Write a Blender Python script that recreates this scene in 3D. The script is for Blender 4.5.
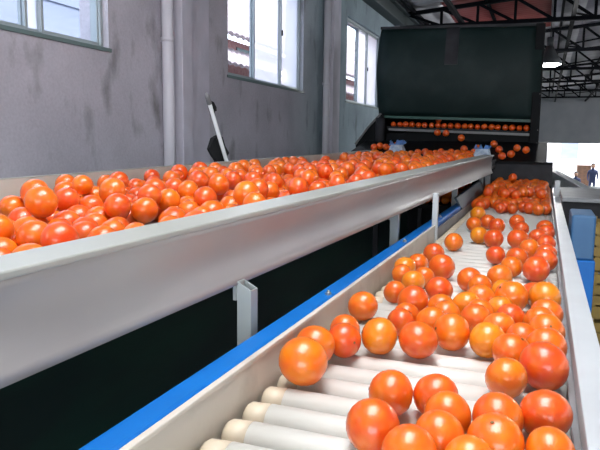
import bpy, bmesh, math, random
from mathutils import Vector, Matrix, Euler

S = bpy.context.scene
C = S.collection
for o in list(bpy.data.objects):
    bpy.data.objects.remove(o)

# ------------------------------------------------------------------ camera
H = 2.1                      # height of the camera above the shed floor; all z below are measured from the camera
YAW, PITCH, ROLL = 0.372616684, 0.133047684, 0.0119139837
cd = bpy.data.cameras.new('camera')
cam = bpy.data.objects.new('camera', cd)
C.objects.link(cam)
S.camera = cam
fwd = Vector((-math.sin(YAW)*math.cos(PITCH), math.cos(YAW)*math.cos(PITCH), -math.sin(PITCH)))
rgt = Vector((math.cos(YAW), math.sin(YAW), 0))
upv = rgt.cross(fwd)
r2 = rgt*math.cos(ROLL) + upv*math.sin(ROLL)
u2 = -rgt*math.sin(ROLL) + upv*math.cos(ROLL)
cam.matrix_world = Matrix(((r2.x, u2.x, -fwd.x, 0), (r2.y, u2.y, -fwd.y, 0), (r2.z, u2.z, -fwd.z, H), (0, 0, 0, 1)))
cd.sensor_fit = 'HORIZONTAL'
cd.sensor_width = 36
cd.lens = 620.26/600*36
cd.clip_start = 0.05
cd.clip_end = 300

# ------------------------------------------------------------------ world, daylight, exposure
W = bpy.data.worlds.new('world')
S.world = W
W.use_nodes = True
bg = W.node_tree.nodes['Background']
bg.inputs['Color'].default_value = (0.86, 0.93, 1.0, 1)
bg.inputs['Strength'].default_value = 5.5

S.view_settings.view_transform = 'Standard'
S.view_settings.look = 'None'
S.view_settings.gamma = 1
S.view_settings.use_curve_mapping = False
S.view_settings.exposure = 0.0

def area(name, loc, aim, sx, sy, power, col):
    l = bpy.data.lights.new(name, 'AREA')
    l.shape = 'RECTANGLE'; l.size = sx; l.size_y = sy; l.energy = power; l.color = col
    o = bpy.data.objects.new(name, l)
    C.objects.link(o)
    o.location = Vector(loc) + Vector((0, 0, H))
    d = Vector(aim) - Vector(loc)
    o.rotation_euler = d.to_track_quat('-Z', 'Y').to_euler()
    return o

sun = bpy.data.lights.new('sun', 'SUN')
sun.energy = 9; sun.angle = math.radians(6); sun.color = (1.0, 0.95, 0.9)
so = bpy.data.objects.new('sun', sun); C.objects.link(so)
so.rotation_euler = Vector((-0.52, -0.10, -0.85)).to_track_quat('-Z', 'Y').to_euler()   # high sun beyond the right wall

# daylight falling in through the big doorway behind the camera and an area light added as an unseen roof light above the near end
area('doorway_daylight', (1.6, -5.6, 0.2), (0.2, 3.0, -0.7), 4.6, 3.4, 90, (0.95, 0.97, 1.0))
area('added_rooflight', (-0.15, 0.7, 2.40), (-0.15, 0.9, -0.5), 1.4, 2.2, 92, (1.0, 0.98, 0.95))

# ------------------------------------------------------------------ materials
def mat(name, col, rough=0.5, metal=0.0, spec=0.5, noise=None, bump=None, col2=None, coat=0.0, scale=8.0, mix=(0.35, 0.65), stretch=None, detail=4):
    m = bpy.data.materials.new(name)
    m.use_nodes = True
    nt = m.node_tree
    p = nt.nodes['Principled BSDF']
    p.inputs['Base Color'].default_value = (*col, 1)
    p.inputs['Roughness'].default_value = rough
    p.inputs['Metallic'].default_value = metal
    p.inputs['Specular IOR Level'].default_value = spec
    p.inputs['Coat Weight'].default_value = coat
    p.inputs['Coat Roughness'].default_value = 0.12
    if col2 is not None or bump:
        tc = nt.nodes.new('ShaderNodeTexCoord')
        mp = nt.nodes.new('ShaderNodeMapping')
        if stretch: mp.inputs['Scale'].default_value = stretch
        nt.links.new(tc.outputs['Object'], mp.inputs['Vector'])
        n = nt.nodes.new('ShaderNodeTexNoise')
        n.inputs['Scale'].default_value = scale
        n.inputs['Detail'].default_value = detail
        nt.links.new(mp.outputs['Vector'], n.inputs['Vector'])
        if col2 is not None:
            r = nt.nodes.new('ShaderNodeValToRGB')
            r.color_ramp.elements[0].position = mix[0]; r.color_ramp.elements[0].color = (*col, 1)
            r.color_ramp.elements[1].position = mix[1]; r.color_ramp.elements[1].color = (*col2, 1)
            nt.links.new(n.outputs['Fac'], r.inputs['Fac'])
            nt.links.new(r.outputs['Color'], p.inputs['Base Color'])
        if bump:
            n2 = nt.nodes.new('ShaderNodeTexNoise')
            n2.inputs['Scale'].default_value = bump[0]; n2.inputs['Detail'].default_value = 5
            nt.links.new(tc.outputs['Object'], n2.inputs['Vector'])
            b = nt.nodes.new('ShaderNodeBump')
            b.inputs['Strength'].default_value = bump[1]; b.inputs['Distance'].default_value = bump[2]
            nt.links.new(n2.outputs['Fac'], b.inputs['Height'])
            nt.links.new(b.outputs['Normal'], p.inputs['Normal'])
    return m

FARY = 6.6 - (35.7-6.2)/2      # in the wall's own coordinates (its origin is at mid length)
def wall_material():
    m = bpy.data.materials.new('rough_plaster')
    m.use_nodes = True
    nt = m.node_tree; N = nt.nodes; Lk = nt.links
    p = N['Principled BSDF']; p.inputs['Roughness'].default_value = 0.9; p.inputs['Specular IOR Level'].default_value = 0.15
    tc = N.new('ShaderNodeTexCoord')
    def noise(sc, det, st=None):
        n = N.new('ShaderNodeTexNoise'); n.inputs['Scale'].default_value = sc; n.inputs['Detail'].default_value = det
        if st:
            mp = N.new('ShaderNodeMapping'); mp.inputs['Scale'].default_value = st
            Lk.new(tc.outputs['Object'], mp.inputs['Vector']); Lk.new(mp.outputs['Vector'], n.inputs['Vector'])
        else: Lk.new(tc.outputs['Object'], n.inputs['Vector'])
        return n
    def ramp(n, a, ca, b, cb):
        r = N.new('ShaderNodeValToRGB'); r.color_ramp.elements[0].position = a; r.color_ramp.elements[0].color = ca
        r.color_ramp.elements[1].position = b; r.color_ramp.elements[1].color = cb; Lk.new(n.outputs['Fac'], r.inputs['Fac']); return r
    base = ramp(noise(2.2, 6), 0.3, (0.42, 0.405, 0.455, 1), 0.72, (0.54, 0.52, 0.58, 1))
    smud = ramp(noise(5.5, 8, (1, 1.0, 0.45)), 0.57, (0, 0, 0, 1), 0.76, (1, 1, 1, 1))
    fine = ramp(noise(60, 3), 0.3, (0.93, 0.93, 0.93, 1), 0.7, (1.05, 1.05, 1.05, 1))
    mx = N.new('ShaderNodeMixRGB'); mx.inputs['Color2'].default_value = (0.20, 0.195, 0.20, 1)
    sc = N.new('ShaderNodeMath'); sc.operation = 'MULTIPLY'; sc.inputs[1].default_value = 0.85
    Lk.new(smud.outputs['Color'], sc.inputs[0]); Lk.new(sc.outputs['Value'], mx.inputs['Fac']); Lk.new(base.outputs['Color'], mx.inputs['Color1'])
    ml = N.new('ShaderNodeMixRGB'); ml.blend_type = 'MULTIPLY'; ml.inputs['Fac'].default_value = 1
    Lk.new(mx.outputs['Color'], ml.inputs['Color1']); Lk.new(fine.outputs['Color'], ml.inputs['Color2'])
    # greener tint of the far bays, also darkened for the light's falloff
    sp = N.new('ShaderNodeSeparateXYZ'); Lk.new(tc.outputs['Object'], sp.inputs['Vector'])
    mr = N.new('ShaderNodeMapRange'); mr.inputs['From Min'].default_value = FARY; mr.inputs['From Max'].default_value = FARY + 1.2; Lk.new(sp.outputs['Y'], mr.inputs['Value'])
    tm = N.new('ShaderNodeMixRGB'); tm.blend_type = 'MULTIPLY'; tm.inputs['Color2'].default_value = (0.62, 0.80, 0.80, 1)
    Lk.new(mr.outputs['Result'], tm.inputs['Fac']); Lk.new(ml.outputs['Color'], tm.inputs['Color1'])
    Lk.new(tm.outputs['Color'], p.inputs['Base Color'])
    b = N.new('ShaderNodeBump'); b.inputs['Strength'].default_value = 0.35; b.inputs['Distance'].default_value = 0.01
    Lk.new(noise(25, 6).outputs['Fac'], b.inputs['Height']); Lk.new(b.outputs['Normal'], p.inputs['Normal'])
    return m

def orange_material(name, island=False):
    m = bpy.data.materials.new(name)
    m.use_nodes = True
    nt = m.node_tree; N = nt.nodes; Lk = nt.links
    p = N['Principled BSDF']
    p.inputs['Roughness'].default_value = 0.36
    p.inputs['Coat Weight'].default_value = 0.7; p.inputs['Coat Roughness'].default_value = 0.13
    p.inputs['Subsurface Weight'].default_value = 0.0
    if island:
        g = N.new('ShaderNodeNewGeometry')
        r = N.new('ShaderNodeValToRGB')
        r.color_ramp.elements[0].color = (0.80, 0.105, 0.006, 1)
        r.color_ramp.elements[1].color = (0.87, 0.19, 0.006, 1)
        Lk.new(g.outputs['Random Per Island'], r.inputs['Fac']); src = r.outputs['Color']
    else:
        oi = N.new('ShaderNodeObjectInfo'); src = oi.outputs['Color']
    tc = N.new('ShaderNodeTexCoord')
    n = N.new('ShaderNodeTexNoise'); n.inputs['Scale'].default_value = 1.6; n.inputs['Detail'].default_value = 1
    Lk.new(tc.outputs['Object'], n.inputs['Vector'])
    hs = N.new('ShaderNodeHueSaturation'); 
    mr = N.new('ShaderNodeMapRange'); mr.inputs['From Min'].default_value = 0.3; mr.inputs['From Max'].default_value = 0.7
    mr.inputs['To Min'].default_value = 0.494; mr.inputs['To Max'].default_value = 0.508
    Lk.new(n.outputs['Fac'], mr.inputs['Value']); Lk.new(mr.outputs['Result'], hs.inputs['Hue']); Lk.new(src, hs.inputs['Color'])
    Lk.new(hs.outputs['Color'], p.inputs['Base Color'])
    n2 = N.new('ShaderNodeTexNoise'); n2.inputs['Scale'].default_value = 28; n2.inputs['Detail'].default_value = 1
    Lk.new(tc.outputs['Object'], n2.inputs['Vector'])
    b = N.new('ShaderNodeBump'); b.inputs['Strength'].default_value = 0.10; b.inputs['Distance'].default_value = 0.02
    Lk.new(n2.outputs['Fac'], b.inputs['Height']); Lk.new(b.outputs['Normal'], p.inputs['Normal'])
    return m

def glass_material(name, tint, frost):
    m = bpy.data.materials.new(name); m.use_nodes = True
    nt = m.node_tree; N = nt.nodes; Lk = nt.links
    N.remove(N['Principled BSDF'])
    out = N['Material Output']
    tr = N.new('ShaderNodeBsdfTransparent'); tr.inputs['Color'].default_value = (*tint, 1)
    gl = N.new('ShaderNodeBsdfGlossy'); gl.inputs['Roughness'].default_value = 0.05
    lw = N.new('ShaderNodeLayerWeight'); lw.inputs['Blend'].default_value = 0.5
    pw = N.new('ShaderNodeMath'); pw.operation = 'POWER'; pw.inputs[1].default_value = 5; Lk.new(lw.outputs['Facing'], pw.inputs[0])
    ad = N.new('ShaderNodeMath'); ad.operation = 'MULTIPLY_ADD'; ad.inputs[1].default_value = 0.9; ad.inputs[2].default_value = 0.04; Lk.new(pw.outputs['Value'], ad.inputs[0])
    mx = N.new('ShaderNodeMixShader'); Lk.new(ad.outputs['Value'], mx.inputs['Fac'])
    if frost:
        tl = N.new('ShaderNodeBsdfTranslucent'); tl.inputs['Color'].default_value = (0.95, 0.95, 1.0, 1)
        m2 = N.new('ShaderNodeMixShader'); m2.inputs['Fac'].default_value = frost
        Lk.new(tr.outputs['BSDF'], m2.inputs[1]); Lk.new(tl.outputs['BSDF'], m2.inputs[2]); Lk.new(m2.outputs['Shader'], mx.inputs[1])
    else:
        Lk.new(tr.outputs['BSDF'], mx.inputs[1])
    Lk.new(gl.outputs['BSDF'], mx.inputs[2]); Lk.new(mx.outputs['Shader'], out.inputs['Surface'])
    return m

def emit(name, col, s):
    m = mat(name, col)
    p = m.node_tree.nodes['Principled BSDF']
    p.inputs['Emission Color'].default_value = (*col, 1); p.inputs['Emission Strength'].default_value = s
    return m

M = {
 'wall': wall_material(),
 'column': mat('column_plaster', (0.52, 0.51, 0.58), 0.85, bump=(30, 0.3, 0.01), col2=(0.62, 0.60, 0.68), scale=3, spec=0.2),
 'pipe': mat('grey_plastic_pipe', (0.62, 0.61, 0.68), 0.45, col2=(0.70, 0.69, 0.75), scale=2),
 'endwall': mat('end_wall_sheet', (0.42, 0.43, 0.46), 0.8, col2=(0.48, 0.49, 0.51), scale=1.5),
 'floor': mat('dark_green_floor_paint', (0.004, 0.016, 0.011), 0.5, col2=(0.010, 0.012, 0.013), scale=1.1, spec=0.25),
 'ground': mat('outside_concrete', (0.62, 0.62, 0.62), 0.9, col2=(0.72, 0.70, 0.68), scale=0.6),
 'roof': mat('galvanised_roof_sheet', (0.55, 0.55, 0.60), 0.5, metal=0.3, col2=(0.68, 0.68, 0.72), scale=1.2, stretch=(1, 3, 1)),
 'redroof': mat('red_roof_sheet', (0.34, 0.075, 0.07), 0.6, col2=(0.42, 0.11, 0.10), scale=2),
 'steel': mat('dark_painted_steel', (0.006, 0.007, 0.010), 0.7, spec=0.06),
 'eave': mat('dark_teal_steel', (0.022, 0.04, 0.045), 0.6),
 'alu': mat('window_aluminium', (0.36, 0.41, 0.43), 0.45, metal=0.2),
 'aludark': mat('window_track', (0.13, 0.19, 0.19), 0.5),
 'glass': glass_material('window_glass', (0.95, 0.97, 1.0), 0),
 'frost': glass_material('frosted_glass', (0.97, 0.97, 1.0), 0.55),
 'rubber': mat('black_rubber', (0.01, 0.01, 0.01), 0.6),
 'trough': mat('pale_painted_sheet', (0.43, 0.45, 0.41), 0.36, col2=(0.47, 0.49, 0.45), scale=2.5, metal=0.15, bump=(6, 0.05, 0.01)),
 'board': mat('front_board_sheet', (0.36, 0.33, 0.32), 0.34, col2=(0.40, 0.375, 0.36), scale=2.0, metal=0.35, bump=(6, 0.05, 0.01)),
 'pan': mat('trough_bed', (0.30, 0.29, 0.28), 0.45, col2=(0.22, 0.21, 0.20), scale=4, metal=0.2),
 'cream': mat('cream_painted_rail', (0.60, 0.57, 0.50), 0.5, col2=(0.46, 0.43, 0.37), scale=9, mix=(0.5, 0.72), bump=(40, 0.1, 0.004)),
 'whiterail': mat('whitish_painted_rail', (0.56, 0.60, 0.62), 0.38, col2=(0.50, 0.53, 0.55), scale=5),
 'galv': mat('dull_galvanised_steel', (0.30, 0.31, 0.32), 0.5, metal=0.4, col2=(0.22, 0.23, 0.24), scale=6),
 'roller': mat('white_plastic_roller', (0.74, 0.73, 0.68), 0.3, col2=(0.63, 0.61, 0.55), scale=7, mix=(0.5, 0.8), stretch=(1, 4, 4)),
 'sleeve': mat('cream_roller_end', (0.66, 0.57, 0.43), 0.45, col2=(0.56, 0.48, 0.36), scale=20),
 'endgrey': mat('grey_roller_end', (0.50, 0.50, 0.47), 0.3, col2=(0.40, 0.40, 0.37), scale=20),
 'blue': mat('bright_blue_paint', (0.001, 0.125, 0.46), 0.42, col2=(0.002, 0.15, 0.52), scale=5, spec=0.3),
 'bluedull': mat('dull_blue_paint', (0.035, 0.12, 0.26), 0.5, col2=(0.05, 0.15, 0.30), scale=5),
 'slate': mat('slate_blue_strip', (0.05, 0.085, 0.12), 0.5),
 'postgrey': mat('grey_post_paint', (0.38, 0.42, 0.42), 0.4),
 'backing': mat('dark_backing_sheet', (0.006, 0.016, 0.015), 0.4, col2=(0.010, 0.045, 0.030), scale=1.4, mix=(0.42, 0.7), stretch=(1, 0.5, 2)),
 'bolt': mat('zinc_bolt', (0.6, 0.6, 0.58), 0.35, metal=0.8),
 'hood': mat('dark_green_hood_sheet', (0.006, 0.018, 0.017), 0.55, spec=0.25, col2=(0.017, 0.032, 0.031), scale=3.2, mix=(0.45, 0.75), bump=(9, 0.1, 0.01)),
 'hoodedge': mat('green_hood_edge', (0.012, 0.075, 0.055), 0.45),
 'black': mat('black_machine_paint', (0.005, 0.006, 0.007), 0.6, spec=0.12),
 'darkgrey': mat('dark_grey_sheet', (0.020, 0.021, 0.025), 0.55, spec=0.2, col2=(0.04, 0.04, 0.045), scale=5),
 'bar': mat('worn_grey_bar', (0.17, 0.17, 0.17), 0.5, metal=0.3),
 'plastic': mat('crumpled_clear_plastic', (0.42, 0.50, 0.58), 0.3, col2=(0.22, 0.32, 0.48), scale=18, bump=(25, 0.8, 0.02)),
 'bluefilm': mat('blue_plastic_film', (0.08, 0.22, 0.52), 0.3, bump=(30, 0.8, 0.02)),
 'stem': mat('orange_stem_scar', (0.16, 0.10, 0.03), 0.8),
 'whitepole': mat('white_enamel_pole', (0.78, 0.80, 0.82), 0.35),
 'cloth': mat('black_cloth', (0.012, 0.013, 0.015), 0.85, bump=(20, 0.4, 0.01)),
 'yellow': mat('yellow_brown_crate', (0.30, 0.20, 0.035), 0.6, col2=(0.20, 0.13, 0.03), scale=6),
 'brown': mat('brown_carton', (0.16, 0.085, 0.05), 0.85, col2=(0.11, 0.06, 0.04), scale=6),
 'tile': mat('grey_roof_tile', (0.34, 0.29, 0.31), 0.85, col2=(0.22, 0.18, 0.20), scale=7),
 'brick': mat('pinkish_brick_wall', (0.40, 0.20, 0.19), 0.9, col2=(0.48, 0.28, 0.26), scale=9),
 'paleblue': mat('pale_blue_render', (0.22, 0.25, 0.33), 0.9, col2=(0.18, 0.21, 0.29), scale=0.9, stretch=(1, 0.5, 3)),
 'skin': mat('skin', (0.20, 0.10, 0.06), 0.6),
 'navy': mat('navy_cloth', (0.02, 0.03, 0.08), 0.9),
 'trousers': mat('dark_trousers', (0.02, 0.022, 0.03), 0.9),
 'hair': mat('black_hair', (0.006, 0.005, 0.005), 0.7),
 'lampshade': mat('dark_lamp_housing', (0.05, 0.055, 0.06), 0.5),
 'lampinner': mat('white_lamp_reflector', (0.85, 0.87, 0.9), 0.4),
 'bulb': emit('lamp_bulb_glow', (0.92, 0.97, 1.0), 30),
 'orange': orange_material('orange_skin'),
 'orangepile': orange_material('orange_skin_of_pile', True),
}
# white inner faces of the lamp shade are lit by the bulb inside it

# ------------------------------------------------------------------ mesh helpers (all coordinates relative to the camera, Z up)
def hexa(bm, P, mi=0):
    v = [bm.verts.new(p) for p in P]
    for f in ((0, 3, 2, 1), (4, 5, 6, 7), (0, 1, 5, 4), (1, 2, 6, 5), (2, 3, 7, 6), (3, 0, 4, 7)):
        fc = bm.faces.new([v[i] for i in f]); fc.material_index = mi

def box(bm, x0, x1, y0, y1, z0, z1, mi=0):
    hexa(bm, [(x0, y0, z0), (x1, y0, z0), (x1, y1, z0), (x0, y1, z0), (x0, y0, z1), (x1, y0, z1), (x1, y1, z1), (x0, y1, z1)], mi)

def bar(bm, a, b, w, h, upa=(0, 0, 1)):
    a = Vector(a); b = Vector(b); d = (b-a).normalized(); u = Vector(upa)
    s = d.cross(u)
    if s.length < 1e-4: s = d.cross(Vector((1, 0, 0)))
    s.normalize(); u = s.cross(d); s *= w/2; u *= h/2
    hexa(bm, [a-s-u, a+s-u, b+s-u, b-s-u, a-s+u, a+s+u, b+s+u, b-s+u])

def tube(bm, pts, radii, seg=16, cap=True, smooth=True, mi=0):
    """swept round tube through pts with a radius at each point"""
    rings = []
    pts = [Vector(p) for p in pts]
    for i, p in enumerate(pts):
        d = (pts[min(i+1, len(pts)-1)] - pts[max(i-1, 0)]).normalized()
        a = d.cross(Vector((0, 0, 1)))
        if a.length < 1e-3: a = d.cross(Vector((1, 0, 0)))
        a.normalize(); b = d.cross(a); r = radii if isinstance(radii, (int, float)) else radii[i]
        rings.append([bm.verts.new(p + a*math.cos(t)*r + b*math.sin(t)*r) for t in (2*math.pi*k/seg for k in range(seg))])
    for A, B in zip(rings, rings[1:]):
        for k in range(seg):
            f = bm.faces.new((A[k], A[(k+1) % seg], B[(k+1) % seg], B[k])); f.smooth = smooth; f.material_index = mi
    if cap:
        bm.faces.new(rings[0][::-1]).material_index = mi; bm.faces.new(rings[-1]).material_index = mi

def prism(bm, poly, axis, a0, a1):
    """polygon (list of 2-D points) extruded along axis 'x', 'y' or 'z'"""
    def P(p, a): return {'x': (a, p[0], p[1]), 'y': (p[0], a, p[1]), 'z': (p[0], p[1], a)}[axis]
    A = [bm.verts.new(P(p, a0)) for p in poly]; B = [bm.verts.new(P(p, a1)) for p in poly]
    n = len(poly)
    bm.faces.new(A); bm.faces.new(B[::-1])
    for i in range(n): bm.faces.new((A[i], B[i], B[(i+1) % n], A[(i+1) % n]))

def obj(name, bm, m, parent=None, bevel=0, rel=None):
    """link a bmesh as one object; its origin goes to its own base (or its parent's)"""
    bmesh.ops.recalc_face_normals(bm, faces=bm.faces[:])
    me = bpy.data.meshes.new(name)
    if rel is not None: org = Vector(rel)
    elif parent is not None: org = Vector(parent['org'])
    else:
        xs = [v.co for v in bm.verts]
        org = Vector(((min(v.x for v in xs)+max(v.x for v in xs))/2, (min(v.y for v in xs)+max(v.y for v in xs))/2, min(v.z for v in xs)))
    bmesh.ops.translate(bm, verts=bm.verts[:], vec=-org)
    bm.to_mesh(me); bm.free()
    for x in (m if isinstance(m, (list, tuple)) else [m]): me.materials.append(x)
    o = bpy.data.objects.new(name, me); C.objects.link(o)
    if parent is not None:
        o.parent = parent
        if rel is not None: o.location = org - Vector(parent['org'])
    else: o.location = org + Vector((0, 0, H))
    if parent is None or True: o['org'] = tuple(org)
    if bevel:
        b = o.modifiers.new('bevel', 'BEVEL'); b.width = bevel; b.segments = 2; b.limit_method = 'ANGLE'
    return o

def tag(o, label, cat, group=None, kind=None):
    o['label'] = label; o['category'] = cat
    if group: o['group'] = group
    if kind: o['kind'] = kind
    return o

def thing(name, label, cat, loc, group=None):
    o = bpy.data.objects.new(name, None); C.objects.link(o)
    o.empty_display_size = 0.1
    o.location = Vector(loc) + Vector((0, 0, H)); o['org'] = tuple(loc)
    return tag(o, label, cat, group)

def struct(name, bm, m, bevel=0):
    o = obj(name, bm, m, bevel=bevel); o['kind'] = 'structure'; return o

def copy_part(o, parent, off):
    c = o.copy(); C.objects.link(c); c.parent = parent
    c.location = o.location + Vector(off)
    return c

def B(): return bmesh.new()
CONV = """-797,2087,-813,91 -828,2302,-822,82 -744,2431,-828,75 -787,2582,-832,71 -818,2989,-825,78 -617,2527,-822,81 -451,2536,-821,82 -431,1948,-825,78
-422,1685,-822,81 -289,1994,-829,74 -232,1861,-830,73 -233,1715,-828,75 -292,1577,-826,77 -87,1890,-826,77 -83,1737,-825,79 47,1968,-822,81
-82,2252,-828,75 41,2389,-813,91 -76,2543,-824,79 52,2674,-824,80 -46,2784,-833,70 52,2895,-823,80 24,3047,-827,76 -109,3102,-833,70 52,3198,-823,80
43,3507,-814,89 -11,3658,-832,70 -125,3449,-813,91 -277,3379,-824,79 -164,3228,-833,70 -150,2882,-828,75 -180,2664,-824,79 -255,3123,-832,71
-336,2702,-819,84 -404,3031,-832,70 -447,2851,-828,75 -336,3241,-829,73 -262,2979,-827,76 -516,3507,-826,77 -600,3176,-820,83 -745,3398,-837,66
-697,3671,-831,72 -583,2810,-835,68 -585,2942,-837,66 -451,3160,-833,70 -383,3850,-826,77 -311,3722,-831,72 -181,3683,-837,66 -217,4004,-823,80
-677,5311,-825,78 -731,4639,-821,82 -596,4124,-814,90 -782,4280,-830,73 -836,4098,-830,73 -812,3895,-836,67 -666,3867,-837,66 -518,5830,-825,79
-375,5621,-819,85 -302,4845,-830,73 -175,5660,-814,89 -14,5844,-820,83 -73,5191,-821,82 53,5552,-824,79 55,5089,-826,77 46,4720,-817,86
-145,4730,-821,83 -167,4419,-829,74 -10,4323,-814,89 63,1741,-833,69 -139,1603,-834,69 -644,6621,-825,79 -691,7513,-815,89 -523,6844,-822,81
-410,6535,-821,83 -236,6977,-821,82 -177,6454,-827,76 44,6591,-820,83 49,6225,-820,83"""
HEAP_NEAR = """-505,8501,-828,75 -353,8526,-830,73 -37,8495,-826,77 -768,8632,-825,78 -455,8648,-821,83 -148,8637,-821,83 54,8618,-825,78 -828,8784,-822,82
-542,8784,-822,82 -230,8776,-825,78 -740,8925,-820,83 -637,9169,-820,84 -183,9209,-819,84 -379,9263,-831,72 -508,9396,-701,76 -427,9779,-702,75
-357,9453,-717,72 -554,9692,-704,78 -58,10396,-707,74 -748,9505,-705,71 -267,9725,-694,81 -726,10536,-689,81 -493,10601,-695,75 -24,10646,-696,82
-182,9883,-707,74 -780,10172,-697,80 -16,9579,-700,76 -517,11848,-589,75"""
HEAP_REST = """50,8776,-821,82 -138,8938,-828,75 -828,9061,-822,82 -518,9003,-823,81 51,8963,-823,81 -474,9151,-826,77 -92,9080,-826,77 -832,9282,-825,78
-534,9296,-821,82 55,9119,-826,77 -736,9407,-822,82 -584,9446,-825,78 -439,9416,-830,72 -301,9382,-830,73 -154,9379,-827,76 51,9425,-822,81
56,9270,-827,76 -832,9532,-825,78 -682,9563,-825,78 -531,9597,-825,78 -384,9553,-825,78 -235,9515,-824,79 -80,9512,-825,79 -786,9684,-820,83
-634,9703,-830,73 -502,9761,-829,74 -361,9707,-823,80 -215,9665,-828,75 -62,9667,-822,81 59,9576,-830,73 -838,9827,-831,72 -690,9841,-824,79
-548,9905,-824,79 -391,9858,-826,77 -246,9812,-825,78 -96,9845,-825,78 49,9782,-821,83 -837,9969,-830,73 -691,9995,-825,78 -547,10064,-820,83
-391,10014,-822,82 -238,9967,-823,80 -81,10002,-821,83 58,9935,-829,74 -836,10114,-829,74 -682,10151,-823,80 -529,10216,-830,73 -387,10171,-824,79
-245,10120,-828,75 -96,10165,-820,84 54,10084,-825,78 -795,10254,-828,75 -650,10305,-822,81 -502,10364,-823,80 -351,10316,-830,73 -215,10264,-828,75
-82,10321,-830,73 49,10242,-820,83 -836,10395,-829,74 -697,10456,-824,79 -383,10455,-830,73 -238,10414,-823,80 -96,10464,-830,73 49,10404,-821,83
-826,10549,-819,84 -677,10608,-824,79 -532,10527,-825,78 -394,10608,-820,84 -242,10567,-827,76 -100,10609,-828,75 49,10566,-820,83 -832,10708,-825,78
-680,10767,-821,83 -538,10686,-821,83 -401,10770,-821,82 -255,10716,-826,77 -107,10760,-825,78 49,10728,-820,83 -806,10855,-829,74 -671,10929,-820,83
-515,10895,-826,77 -368,10919,-828,75 -221,10869,-820,83 14,10886,-822,81 60,11029,-830,72 -831,11002,-824,79 -705,11077,-831,72 -564,11042,-828,75
-418,11055,-828,75 -259,11043,-821,82 -110,10982,-825,78 -829,11155,-826,78 -649,11209,-829,74 -502,11180,-825,78 -353,11184,-830,73
-214,11203,-830,73 -92,11129,-829,74 51,11179,-822,81 -834,11306,-827,76 -692,11350,-826,77 -547,11322,-829,74 -400,11322,-826,77 -220,11354,-823,81
-90,11275,-829,74 49,11340,-820,83 -793,11463,-825,78 -624,11477,-831,72 -481,11455,-826,77 -333,11453,-830,73 -204,11510,-830,73 -83,11425,-826,77
54,11498,-825,78 -838,11604,-831,72 -696,11599,-830,73 -545,11603,-822,81 -385,11596,-821,82 -242,11648,-830,73 -74,11575,-828,75 54,11649,-825,78
-802,11745,-828,75 -648,11743,-821,82 -497,11746,-831,72 -354,11746,-828,75 -217,11789,-831,72 -80,11729,-821,82 58,11799,-829,74 -836,11886,-829,74
-688,11893,-826,77 -541,11880,-831,72 -394,11891,-826,78 -247,11932,-825,78 -106,11880,-829,74 32,11952,-819,84 -773,12025,-822,81 -597,12022,-821,83
-442,12034,-827,76 -297,12077,-824,79 -127,12030,-824,79 59,12103,-830,73 -829,12174,-822,81 -676,12155,-827,76 -528,12160,-828,75 -383,12206,-824,79
-223,12208,-829,74 -83,12173,-830,73 50,12254,-822,82 -803,12332,-821,82 -613,12296,-822,81 -466,12330,-830,73 -300,12336,-825,78 -137,12326,-828,75
-6,12401,-824,79 -831,12488,-824,79 -684,12436,-824,79 -547,12510,-824,79 -394,12465,-820,83 -241,12471,-830,73 -103,12519,-827,77 50,12550,-821,82
-778,12628,-831,72 -629,12645,-822,81 -463,12644,-821,82 -313,12600,-826,77 -220,12721,-826,77 -84,12664,-831,72 56,12706,-827,76 -395,12570,-701,75
-570,11410,-714,73 -267,11727,-705,77 -307,10240,-703,82 -500,12414,-720,70 -431,11798,-705,78 -482,11945,-706,80 -5,9876,-710,72 -9,12641,-699,81
-648,11032,-702,76 -767,11656,-708,78 -277,11151,-703,79 -419,11231,-701,79 -297,12425,-705,72 -511,12255,-715,72 -294,10050,-701,78
-153,10531,-714,73 -125,11506,-700,79 -141,12234,-701,81 -633,11551,-699,79 -12,10989,-710,73 -22,12058,-707,80 -430,10868,-704,74 -186,11858,-699,80
-782,9897,-718,72 -27,10797,-703,72 -781,10783,-707,70 -770,12423,-692,79 -573,11245,-701,78 -778,11372,-703,75 -609,11842,-707,74 -402,10377,-705,76
-293,12172,-698,79 -134,11202,-706,76 -599,12123,-706,70 -290,10635,-695,80 -111,12419,-706,81 -584,10163,-706,73 -354,11001,-709,71
-772,11924,-695,80 21,11731,-699,76 6,11573,-706,71 -55,11343,-701,75 -398,11493,-697,80"""
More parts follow.
